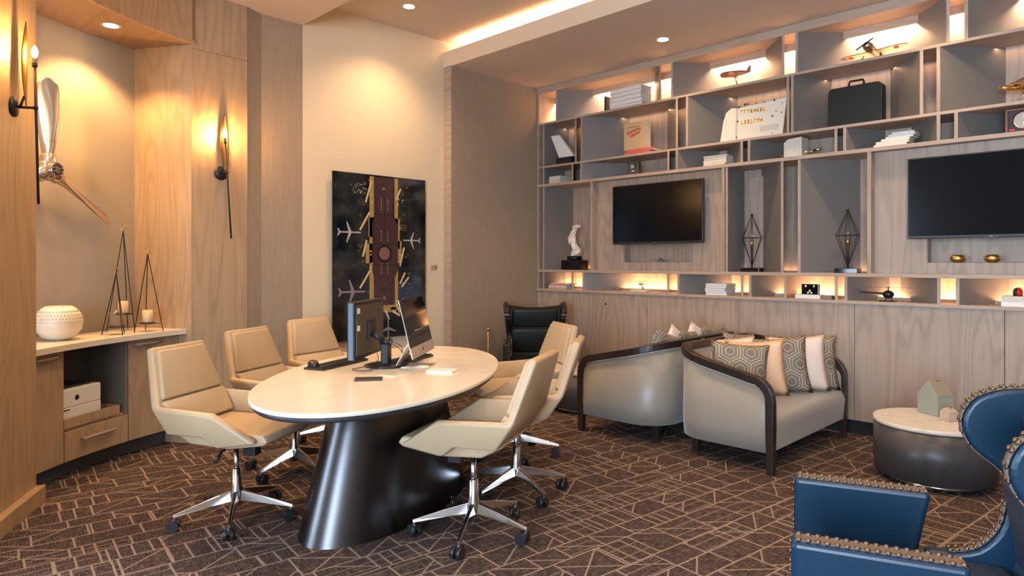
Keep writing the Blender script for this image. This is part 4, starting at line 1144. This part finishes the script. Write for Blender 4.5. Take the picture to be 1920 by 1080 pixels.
# all-in-one computer with chin, aluminium foot
A = Vector(rk(-.545, 3.62)); B = Vector(rk(-.485, 4.10)); M_ = (A + B) / 2; dd = (B - A).normalized(); ry = math.atan2(dd.y, dd.x)
t = thing('all_in_one_computer', 'slim aluminium desktop computer with black screen on bent metal foot', 'computer', (M_.x, M_.y, TZ), ry)
Lh = (B - A).length / 2; tilt = .24
Rt = R3(-tilt, 0, 0)   # lean: top moves to +y... screen faces -y
def TL(m, off=(0, 0, .07)):
    m.v = [tuple(Rt @ Vector(v) + Vector(off)) for v in m.v]; return m
Rt = R3(-tilt, 0, 0)
TL(MB().box(-Lh, Lh, -.003, .004, 0, .335)).build('enclosure', SILVER, t, bevel=.002)
TL(MB().box(-Lh + .001, Lh - .001, -.0045, -.003, .062, .334)).build('screen', BLKG, t)
TL(MB().box(-Lh, Lh, -.0042, -.003, 0, .061)).build('chin', plain('satin_aluminium', (.62, .59, .56), .3, .7), t)
m = MB().cyl((0, -.0043, .03), (0, -.0055, .03), .0095, n=16).cyl((.004, -.0043, .044), (.004, -.0055, .044), .0035, n=8); TL(m).build('logo', BLKP, t)
MB().tube([(0, .035, .20), (0, .10, .09), (0, .145, .02), (0, .15, .008), (0, .14, .004)], .003, 4)
m = MB(); w = .09
path = [(.030, .215), (.085, .11), (.135, .022), (.138, .008), (.125, .0025), (-.05, .0022)]
rows = [[(x, y, z) for x in (-w, w)] for y, z in path]
m.grid(rows).build('foot', plain('bright_aluminium', (.75, .74, .72), .28, .85), t, solid=.004)
# fix the lean direction: computed above; keyboard, mouse and small things
def slab(name, label, cat, R, F, sx, sy, sz, ang, mat, z=None, bevel=.002, mats=None):
    p = rk(R, F); o = MB().box(-sx / 2, sx / 2, -sy / 2, sy / 2, 0, sz).build(name, mat, bevel=bevel); tag(o, label, cat)
    o.location = (p[0], p[1], TZ if z is None else z); o.rotation_euler = (0, 0, ang); return o
def keyboard(label, R, F, ang):
    p = rk(R, F); t = thing('keyboard', label, 'keyboard', (p[0], p[1], TZ), ang)
    MB().box(-.215, .215, -.068, .068, 0, .012).build('case', BLKP, t, bevel=.003)
    m = MB()
    for r_ in range(5):
        for c_ in range(22):
            x = -.205 + c_ * .0190; y = -.055 + r_ * .0225
            m.box(x, x + .0155, y, y + .018, .012, .017)
    o = m.build('keys', IRON, t); o['kind'] = 'stuff'
    return t
kd = Vector(rk(-.935, 4.12)) - Vector(rk(-1.085, 3.76)); keyboard('black keyboard beneath the monitor next to the mouse', -1.03, 3.90, math.atan2(kd.y, kd.x))
keyboard('black keyboard behind the aluminium computer', -.645, 4.07, math.atan2(kd.y, kd.x) + .02)
p = rk(-1.13, 3.76); t = thing('computer_mouse', 'black mouse beside the keyboard at the near table edge', 'mouse', (p[0], p[1], TZ), 1.4)
MB().ball((0, 0, .004), .03, 16, sc=(1.0, 1.75, .85)).build('shell', BLKP, t); t.children[0].location = (0, 0, .02)
MB().cyl((-.003, .03, .038), (.003, .03, .038), .007, n=10).build('scroll_wheel', IRON, t)
slab('phone', 'dark smartphone-sized notebook lying flat near the table front', 'phone', -.739, 3.405, .14, .085, .008, .95, plain('dark_brown_case', (.045, .03, .028), .35))
slab('paper_slip', 'small white paper slip behind the dark phone', 'paper', -.665, 3.50, .12, .06, .001, .4, WHITE, bevel=0)
p = rk(-.385, 3.66); t = thing('notepad', 'small white notepad at the right of the table', 'notepad', (p[0], p[1], TZ), .55)
MB().box(-.075, .075, -.055, .055, 0, .010).build('sheets', WHITE, t)
MB().box(-.0752, -.068, -.0552, .0552, 0, .0108).build('binding', OFFW, t)
# cables
p0 = rk(-.735, 3.86)
def cab(pts, label, r=.002):
    P = [Vector((*rk(R, F), TZ + z)) for R, F, z in pts]; out = []
    for i in range(len(P) - 1):
        a = P[max(i - 1, 0)]; b = P[i]; c_ = P[i + 1]; d_ = P[min(i + 2, len(P) - 1)]
        for k_ in range(6):
            q = k_ / 6; out.append(.5 * ((2 * b) + (c_ - a) * q + (2 * a - 5 * b + 4 * c_ - d_) * q * q + (3 * b - a - 3 * c_ + d_) * q ** 3))
    out.append(P[-1]); tag(MB().tube(out, r, 6).build('cable', BLKP), label, 'cable')
cab([(-.84, 4.02, .10), (-.80, 3.95, .02), (-.86, 3.80, .003), (-.90, 3.72, .003), (-.84, 3.66, .003), (-.78, 3.70, .003)], 'thin black cable curling in front of the monitor stand')
cab([(-.72, 3.86, .14), (-.66, 3.90, .09), (-.64, 3.96, .03), (-.60, 3.98, .003), (-.55, 4.05, .003)], 'thin black cable hanging from the monitor stand joint')
cab([(-.70, 3.86, .14), (-.64, 3.82, .12), (-.63, 3.84, .05), (-.61, 3.9, .003), (-.66, 4.0, .003)], 'black cable looping behind the aluminium foot')

# ------------------------------------------------------------------ cream office chairs
def office_chair():
    t = thing('office_chair', 'x', 'chair', (0, 0, 0), 0, 'cream office chairs around the oval table')
    # folded shell: back, arms and front wings in one sheet (right half and mirrored left half)
    A_, B_, C_, D_, E_, F_, G_ = (.190, -.372, .905), (.252, -.282, .625), (.235, -.200, .497), (.270, .070, .612), (.222, .275, .476), (.215, .060, .440), (.238, -.010, .495)
    mir = lambda p: (-p[0], p[1], p[2])
    v = [A_, B_, C_, D_, E_, F_, G_]; v2 = [mir(p) for p in v]
    m = MB(); 
    def q(*ids): m.add([(v + v2)[i] for i in ids], [tuple(range(len(ids)))])
    q(0, 7, 8, 1); q(1, 8, 9, 2)
    q(1, 2, 6, 3); q(3, 6, 5, 4)
    q(8, 10, 13, 9); q(10, 11, 12, 13)
    o = m.build('shell', LEATH, t, weld=True, solid=.042, bevel=.013, seg=3, smooth=True)
    # inner back cushion with a lower seam
    a = [(.168, -.358, .886), (.222, -.280, .650), (-.222, -.280, .650), (-.168, -.358, .886)]
    MB().extr(a, (0, .030, .008)).build('back_cushion', LEATH, t, bevel=.010, seg=3, smooth=True)
    a = [(.226, -.275, .638), (.210, -.195, .515), (-.210, -.195, .515), (-.226, -.275, .638)]
    MB().extr(a, (0, .028, .014)).build('lumbar_cushion', LEATH, t, bevel=.010, seg=3, smooth=True)
    # seat: upholstered slab rising at the back, undercut tail
    pr = [(.318, .470), (.295, .502), (.08, .512), (-.16, .516), (-.215, .512), (-.228, .492), (-.12, .436), (.10, .424), (.29, .452)]
    MB().xprism(pr, -.196, .196).build('seat', LEATH, t, bevel=.014, seg=3, smooth=True)
    MB().box(-.085, .085, -.09, .10, .400, .430).box(-.03, .03, .06, .13, .345, .41).build('mechanism', BLKP, t, bevel=.006)
    MB().tube([(.02, .0, .402), (.14, .02, .395), (.20, .03, .362)], [.006, .006, .012], 6).build('lever', BLKP, t)
    MB().cyl((0, 0, .17), (0, 0, .405), .0145, n=16).build('gas_lift', CHROME, t)
    MB().lathe([(.026, .07), (.036, .10), (.036, .15), (.026, .18), (.025, .27), (.018, .275)], 20).build('column', CHROME, t)
    for i in range(5):
        a = i * 2 * PI / 5; R_ = R3(0, 0, a)
        m = MB()
        rows = []
        for s_, hw, z0_, z1_ in ((.02, .020, .105, .158), (.14, .015, .092, .130), (.298, .009, .070, .086)):
            rows.append([(s_, -hw, z0_), (s_, hw, z0_), (s_, hw * .6, z1_), (s_, -hw * .6, z1_)])
        m.grid(rows, sm=False, close=True); m.poly(rows[0]); m.poly(rows[-1][::-1])
        m.cyl((.29, 0, .050), (.29, 0, .084), .008, n=10)
        m.v = [tuple(R_ @ Vector(p)) for p in m.v]
        lg = m.build('leg', CHROME, t, bevel=.003, smooth=False)
        m = MB()
        rr = R3(0, 0, a + i * .7)
        c_ = R_ @ Vector((.285, 0, .03))
        for s in (-1, 1): m.cyl(c_ + rr @ Vector((-.012, s * .006, 0)), c_ + rr @ Vector((-.012, s * .026, 0)), .0285, n=18)
        m.cyl(c_ + rr @ Vector((-.012, -.01, 0)), c_ + rr @ Vector((-.012, .01, 0)), .012, n=8)
        m.obox(c_ + Vector((0, 0, .02)), (.04, .03, .022), rr)
        m.build('castor', BLKP, lg)
    return t
proto = office_chair()
def face(R, F): return math.atan2(F * 0 + (R + F) * SQ, (R - F) * SQ) - PI / 2   # yaw so local +y points along (R,F)
chairs = [((-3.467, 1.427), face(.96, -.24), -29, 'cream leather office chair nearest the credenza, its base left of the pedestal'),
          ((-4.004, 2.021), face(.95, -.30), -69, 'cream leather office chair between the oak pillar sconce and the oval table'),
          ((-4.40, 2.60), face(.80, -.50), 20, 'cream leather office chair in front of the dark airport picture'),
          ((-2.458, 2.188), face(-.94, .34), 17, 'cream leather office chair at the near right of the table, seen from behind'),
          ((-2.716, 2.751), face(-.97, .18), -14, 'cream leather office chair second on the right side of the table'),
          ((-3.235, 3.275), face(-1, -.35), 40, 'cream leather office chair farthest right, before the black wing chair')]
for i, (p, rz, br, lb) in enumerate(chairs):
    o = proto if i == 0 else copy_tree(proto)
    o.location = (p[0], p[1], 0); o.rotation_euler = (0, 0, rz); o['label'] = lb
    for c in o.children:
        if c.name.startswith('leg'): c.rotation_euler = (0, 0, math.radians(br) - rz)

# ------------------------------------------------------------------ wing chairs
def wing_chair(label, leather, dull, trim, loc, rz, detail=True, flare=.02):
    t = thing('wing_chair', label, 'armchair', loc, rz, 'nail-trimmed wing chairs')
    Wd = .32
    # side wings with sweeping profile
    prof = [(-.08, .20), (-.08, .43), (-.15, .432), (-.22, .455), (-.275, .52), (-.295, .60), (-.290, .66), (-.250, .715), (-.195, .76), (-.165, .815), (-.165, .87), (-.20, .925), (-.27, .955), (-.36, .962), (-.445, .955), (-.430, .80), (-.405, .50), (-.385, .20)]
    sm = prof[:2]
    core = prof[2:16]
    for i in range(len(core) - 1):
        a, b, c_, d_ = core[max(i - 1, 0)], core[i], core[i + 1], core[min(i + 2, len(core) - 1)]
        for k_ in range(3):
            q = k_ / 3
            sm.append(tuple(.5 * ((2 * b[j]) + (c_[j] - a[j]) * q + (2 * a[j] - 5 * b[j] + 4 * c_[j] - d_[j]) * q * q + (3 * b[j] - a[j] - 3 * c_[j] + d_[j]) * q ** 3) for j in (0, 1)))
    sm += [core[-1]] + prof[16:]
    prof = [(y - (.02 if z > .6 else 0), z) for y, z in sm]
    for s in (-1, 1):
        def fx(z): return s * (Wd - .092 + max(0, z - .62) * flare)
        m = MB(); n = len(prof)
        a = [(fx(z), y, z) for y, z in prof]; b = [(fx(z) + s * .055, y, z) for y, z in prof]
        m.add(a + b, [tuple(range(n)), tuple(range(n, 2 * n))]); 
        for i in range(n):
            j = (i + 1) % n; m.add([a[i], a[j], b[j], b[i]], [(0, 1, 2, 3)])
        wg = m.build('wing', leather, t, weld=True, bevel=.014, seg=3)
        # trim tape along the front edge of the wing
        edge = prof[2:38]
        m = MB()
        rows = [[(fx(z) + s * .010, y + .004, z + .002), (fx(z) + s * .045, y + .004, z + .002)] for y, z in edge]
        m.grid(rows).build('trim_tape', trim, wg, solid=.004)
        # arm panel
        arm = [(.30, .13), (.30, .60), (-.085, .60), (-.055, .43), (-.055, .13)]
        arm = [(.305, .13), (.305, .605), (-.10, .605), (-.065, .43), (-.065, .13)]
        ar = MB().xprism(arm, s * (Wd - .075), s * Wd).build('arm', leather, t, bevel=.014, seg=3)
        MB().box(min(s * (Wd - .062), s * (Wd - .013)), max(s * (Wd - .062), s * (Wd - .013)), -.09, .295, .6035, .6085).build('trim_tape', trim, ar)
        if detail:
            nm = NAIL
            for r_ in (-.058, -.017):
                for i in range(17):
                    c_ = nm.copy(); COL.objects.link(c_); c_.parent = ar
                    c_.location = (s * (Wd + r_), -.085 + i * .0232, .608); c_.rotation_euler = (0, 0, 0)
            for i in range(16):   # down the front of the arm
                c_ = nm.copy(); COL.objects.link(c_); c_.parent = ar
                c_.location = (s * (Wd - .058), .306, .585 - i * .026); c_.rotation_euler = (-PI / 2, 0, 0)
            tot = 0
            pts = edge
            for i in range(len(pts) - 1):
                (y0, z0), (y1, z1) = pts[i], pts[i + 1]; L = math.hypot(y1 - y0, z1 - z0)
                tot += L
                if tot < .022 and i: continue
                tot = 0
                for q in range(1):
                    f = 0; y = y0 + (y1 - y0) * f; z = z0 + (z1 - z0) * f
                    ang = math.atan2(z1 - z0, y1 - y0)
                    for off in (.014, .042):
                        c_ = nm.copy(); COL.objects.link(c_); c_.parent = wg
                        c_.location = (fx(z) + s * off, y + .007 * abs(math.sin(ang)), z + .007 * abs(math.cos(ang))); c_.rotation_euler = (ang + (PI if math.cos(ang) < -.3 else 0) + (-PI / 2 * 0), 0, 0)
    # back
    bk = [(-.30, .40), (-.375, .72), (-.415, .94), (-.455, .945), (-.455, .90), (-.40, .40), (-.385, .18), (-.30, .18)]
    m = MB(); n = 13
    rows = []
    for i in range(n):
        u = -1 + 2 * i / (n - 1); x = u * (Wd - .05)
        rows.append([(x + (u * .03 * max(0, z - .6) / .35), y - (.02 * (1 - u * u)), z - (.035 * (1 - u * u) if z > .85 else 0)) for y, z in bk])
    m.grid(rows, close=True, sm=True); m.poly(rows[0]); m.poly(rows[-1][::-1]); m.build('back', dull, t, weld=True)
    MB().obox((0, -.365, .80), (.47, .05, .20), R3(-.18, 0, 0)).build('head_cushion', dull, t, bevel=.022, seg=4, smooth=True)
    MB().obox((0, -.325, .565), (.48, .06, .26), R3(-.14, 0, 0)).build('back_cushion', dull, t, bevel=.022, seg=4, smooth=True)
    MB().box(-Wd + .076, Wd - .076, -.30, .30, .27, .42).build('seat_cushion', dull, t, bevel=.03, seg=4, smooth=True)
    MB().box(-Wd + .05, Wd - .05, -.36, .29, .14, .27).build('seat_frame', leather, t, bevel=.01)
    for x in (-.26, .26):
        for y, lean in ((.25, 0), (-.33, -.05)):
            m = MB().cyl((x, y + lean, 0), (x, y, .14), .014, .024, 10); m.build('leg', DWOOD, t)
    return t
NAIL = MB().lathe([(.0082, -.001), (.0075, .0025), (.004, .0048), (.0002, .0056)], 8).build('nailhead', NAILM)
wing_chair('blue leather wing chair with nailhead trim at the right foreground', NAVY, NAVYD, TRIMB, (-.549, 2.175, 0), math.radians(111.1))
p = rk(.236, 6.45)
wing_chair('black leather wing chair with nailhead trim in the far corner', BLKL, BLKL, BLKL, (p[0], p[1], 0), math.radians(225), flare=.13).scale = (1, 1, .955)
bpy.data.objects.remove(NAIL)

# ------------------------------------------------------------------ loveseats
def loveseat(label, loc, rz):
    t = thing('loveseat', label, 'sofa', loc, rz, 'barrel-backed loveseats')
    hw, dp, rc = .675, .735, .27
    # plan path of the shell from right front to left front, with outward normals and rail heights
    path = []
    for y in (-.006, -.022, -.048, -.085, -.13, -.2, -.3, -.38): path.append((hw, y, 1, 0))
    for i in range(0, 10):
        a = math.radians(i * 9 + 0); a = math.radians(i * 10)
        path.append((hw - rc + rc * math.cos(a), -dp + rc - rc * math.sin(a), math.cos(a), -math.sin(a)))
    for x in (.25, .1, 0): path.append((x, -dp, 0, -1))
    left = [(-x, y, -nx, ny) for x, y, nx, ny in path[:-1]][::-1]
    full = path + left
    def ztop(i):
        x, y, nx, ny = full[i]
        if y > -.131: return .465 + .13 * math.sin(math.acos(max(-1, min(1, 1 + y / .13))))
        if abs(ny) < .01: return .595 + (-.13 - y) / (dp - rc - .13) * .075
        return .67 + min(1, abs(ny)) * .065
    Z = [ztop(i) for i in range(len(full))]
    zb = .135
    m = MB(); rows = []
    for (x, y, nx, ny), z in zip(full, Z):
        o_, i_ = .018, .055
        rows.append([(x + nx * -o_, y + ny * -o_, zb), (x + nx * -.012, y + ny * -.012, zb + .12), (x - nx * o_, y - ny * o_, z - .03), (x - nx * i_, y - ny * i_, z - .03), (x - nx * (i_ + .025), y - ny * (i_ + .025), zb + .2), (x - nx * i_, y - ny * i_, zb)])
    m.grid(rows, close=True); m.poly(rows[0]); m.poly(rows[-1][::-1]); sh = m.build('shell', SOFAF, t, weld=True)
    # piping under the rail
    MB().tube([(x - nx * .013, y - ny * .013, z - .032) for (x, y, nx, ny), z in zip(full, Z)], .004, 6).build('piping', plain('pale_piping', (.55, .50, .42), .6) if 'pale_piping' not in bpy.data.materials else bpy.data.materials['pale_piping'], sh)
    # rail: rectangular sweep, turning down into the front posts
    rail = [(hw, .0, 0, 1, 0), (hw, 0, .30, 1, 0), (hw, 0, .455, 1, 0)] + [(x, y - .0, z, nx, ny) for (x, y, nx, ny), z in zip(full, Z)] + [(-hw, 0, .455, -1, 0), (-hw, 0, .30, -1, 0), (-hw, 0, 0, -1, 0)]
    P = [Vector(q[:3]) for q in rail]; rows = []
    for i, q in enumerate(rail):
        T = (P[min(i + 1, len(P) - 1)] - P[max(i - 1, 0)]).normalized(); n_ = Vector((q[3], q[4], 0)); up = T.cross(n_).normalized()
        if i in (0, len(rail) - 1): hwid, hh_ = .021, .022
        else: hwid, hh_ = .028, .026
        rows.append([P[i] - n_ * .028 + n_ * a * hwid + up * b * hh_ for a, b in ((1, 1), (1, -1), (-1, -1), (-1, 1))])
    m = MB().grid(rows, close=True, sm=False); m.poly(rows[0]); m.poly(rows[-1][::-1]); m.build('rail', DWOOD, t, bevel=.004)
    pr = [(-.66, .14), (-.66, .37), (-.05, .365), (.0, .355), (.02, .33), (.022, .29), (.010, .14)]
    MB().xprism([(max(y, -.46), z) for y, z in pr], -hw + .056, hw - .056).xprism([(-.66, .14), (-.66, .367), (-.455, .367), (-.455, .14)], -.47, .47).xprism([(-.58, .14), (-.58, .366), (-.455, .366), (-.455, .14)], -.555, .555).build('seat', SOFAF, t, bevel=.018, seg=3)
    MB().tube([(-hw + .058, .005, .14), (-hw + .058, .018, .30), (-hw + .058, -.01, .358)], .004, 6).tube([(hw - .058, .005, .14), (hw - .058, .018, .30), (hw - .058, -.01, .358)], .004, 6).build('seat_piping', bpy.data.materials['pale_piping'], t)
    for s in (-1, 1):
        m = MB(); a = [(s * .50 + dx, -.60 + dy, 0) for dx, dy in ((-.018, -.018), (.018, -.018), (.018, .018), (-.018, .018))]; b = [(s * .50 + dx * 1.6, -.60 + dy * 1.6, .137) for dx, dy in ((-.018, -.018), (.018, -.018), (.018, .018), (-.018, .018))]
        m.grid([a, b], close=True, sm=False); m.poly(a); m.poly(b[::-1]); m.build('leg', DWOOD, t)
    return t
loveseat('grey loveseat facing the marble drum table, dark wood rail, nearer the camera', (-1.795, 4.75, 0), -PI / 2)
loveseat('grey loveseat behind the other, its back towards it, facing the table chairs', (-3.345, 4.78, 0), PI / 2)

def pillow(label, loc, yaw, lean, roll, mat, sz=.44, th=.13, group=None):
    n = 12; m = MB()
    for s in (1, -1):
        rows = []
        for i in range(n + 1):
            u = -1 + 2 * i / n; r_ = []
            for j in range(n + 1):
                v = -1 + 2 * j / n
                x = u * sz / 2 * (1 - .10 * (1 - v * v)); z = v * sz / 2 * (1 - .10 * (1 - u * u))
                y = s * th / 2 * ((1 - u * u) ** .5) * ((1 - v * v) ** .5)
                r_.append((x, y, z))
            rows.append(r_)
        m.grid(rows)
    t = thing('throw_pillow', label, 'pillow', (0, 0, 0), 0, group)
    t.rotation_mode = 'XYZ'
    o = m.build('cover', mat, t, weld=True)
    t.location = loc; t.rotation_euler = (lean, roll, yaw)
    return t
g1, g2 = 'pillows on the nearer loveseat', 'pillows on the farther loveseat'
# yaw: local x along the pillow width
def pl_at(label, x, y, z, yaw, lean, roll, mat, sz, g): pillow(label, (x, y, z), math.radians(yaw), math.radians(lean), math.radians(roll), mat, sz, .12, g)
sz_ = .40; zc = .365 + .195
pl_at('grey hexagon-patterned pillow leaning by the near arm of the front loveseat', -2.20, 4.50, zc + .01, 32, -18, 4, PATT, .41, g1)
pl_at('white pillow tucked behind the first patterned pillow', -2.36, 4.72, zc + .02, 45, -22, -3, BLUSH, .41, g1)
pl_at('peach satin pillow second along the front loveseat', -2.19, 4.76, zc, 30, -14, -4, PEACH, .42, g1)
pl_at('grey hexagon-patterned pillow in the middle of the front loveseat', -2.10, 4.94, zc + .01, 30, -12, -5, PATT, .43, g1)
pl_at('pale blush pillow fourth along the front loveseat', -2.03, 5.11, zc + .01, 30, -11, -4, BLUSH, .43, g1)
pl_at('grey hexagon-patterned pillow nearest the wall on the front loveseat', -2.00, 5.26, zc, 28, -9, -3, PATT, .42, g1)
pl_at('grey patterned pillow against the back rail of the front loveseat', -2.40, 4.98, zc + .03, 80, -18, 6, PATT, .41, g1)
for i, (y, mt, nm, rl) in enumerate(((4.45, PATT, 'grey patterned pillow nearest the camera on the rear loveseat', 18), (4.66, BLUSH, 'blush pillow second on the rear loveseat', 22), (4.76, PATT, 'grey patterned pillow in the middle of the rear loveseat', 6), (5.00, BLUSH, 'blush pillow fourth on the rear loveseat', 20), (5.14, PATT, 'grey patterned pillow nearest the wall on the rear loveseat', 8))):
    pl_at(nm, -2.80 - .03 * (i % 2), y, .605, 84 + 8 * (i % 3), 14, rl, mt, .41, g2)

# ------------------------------------------------------------------ drum tables and ceramics
def drum(label, loc):
    t = thing('drum_table', label, 'side table', loc, 0, 'round drum tables')
    MB().lathe([(.27, 0), (.27, .04)], 48).build('plinth', CHROME, t)
    MB().lathe([(.315, .04), (.328, .045), (.328, .346)], 64).build('drum', DRUMM, t)
    MB().lathe([(.330, .3465), (.332, .350), (.332, .368), (.329, .371)], 64).build('marble_top', MARBLE, t)
    return t
DRUMM = wood('drum_dark_veneer', (.050, .052, .058), (.030, .032, .037), rough=.35, contrast=.7)
drum('low round drum table with pale marble top holding two ceramic houses', (-1.05, 4.745, 0))
p = rk(.66, 6.10); drum('low round drum table behind the office chairs by the wing chair', (p[0], p[1], 0))
def house(label, c, yaw, w, d, h, hr, mf, mr, cat='ornament'):
    t = thing('ceramic_house', label, cat, (c[0], c[1], .3715), yaw)
    sh = [(-w / 2, 0), (w / 2, 0), (w / 2, h), (0, h + hr), (-w / 2, h)]
    MB().yprism(sh, -d / 2, d / 2).build('walls', mf, t, bevel=.002)
    m = MB()
    for s in (-1, 1):
        m.extr([(s * w / 2, -d / 2 + .004, h), (0, -d / 2 + .004, h + hr), (0, -d / 2 + .004, h + hr + .002), (s * (w / 2 + .001), -d / 2 + .004, h + .002)], (0, d - .008, 0))
    m.build('roof', mr, t)
    MB().lathe([(.012, 0), (.014, .004), (.009, .005)], 12, (0, .01, h + hr - .001)).build('chimney_ring', BRASS, t)
h1 = fl(1758, 778, .37); h2 = fl(1783, 789, .37)
house('larger pale green ceramic house with taupe roof on drum table', fl(1754, 776, .37), math.radians(-30), .150, .13, .125, .09, CELAD, TAUPEC)
house('smaller blush ceramic house beside the larger green one', fl(1779, 789, .37), math.radians(-28), .060, .075, .055, .025, PINKC, PINKC)

# slim brass floor ashtray-like stand by the corner
k = 6.7; q = rk((915 - 960) / FPX * k, k)
t = thing('floor_stand', 'slim brass rod stand beside the black wing chair', 'stand', (q[0], q[1], 0))
zt_ = CAMH - (617 - 490) * k / FPX
MB().lathe([(.09, 0), (.09, .008), (.012, .014)], 28).build('base', BRASS, t)
MB().cyl((0, 0, .012), (0, 0, zt_), .006, n=10).build('rod', BRASS, t)
MB().lathe([(.006, zt_ - .02), (.016, zt_), (.006, zt_ + .012)], 12).build('finial', BRASS, t)
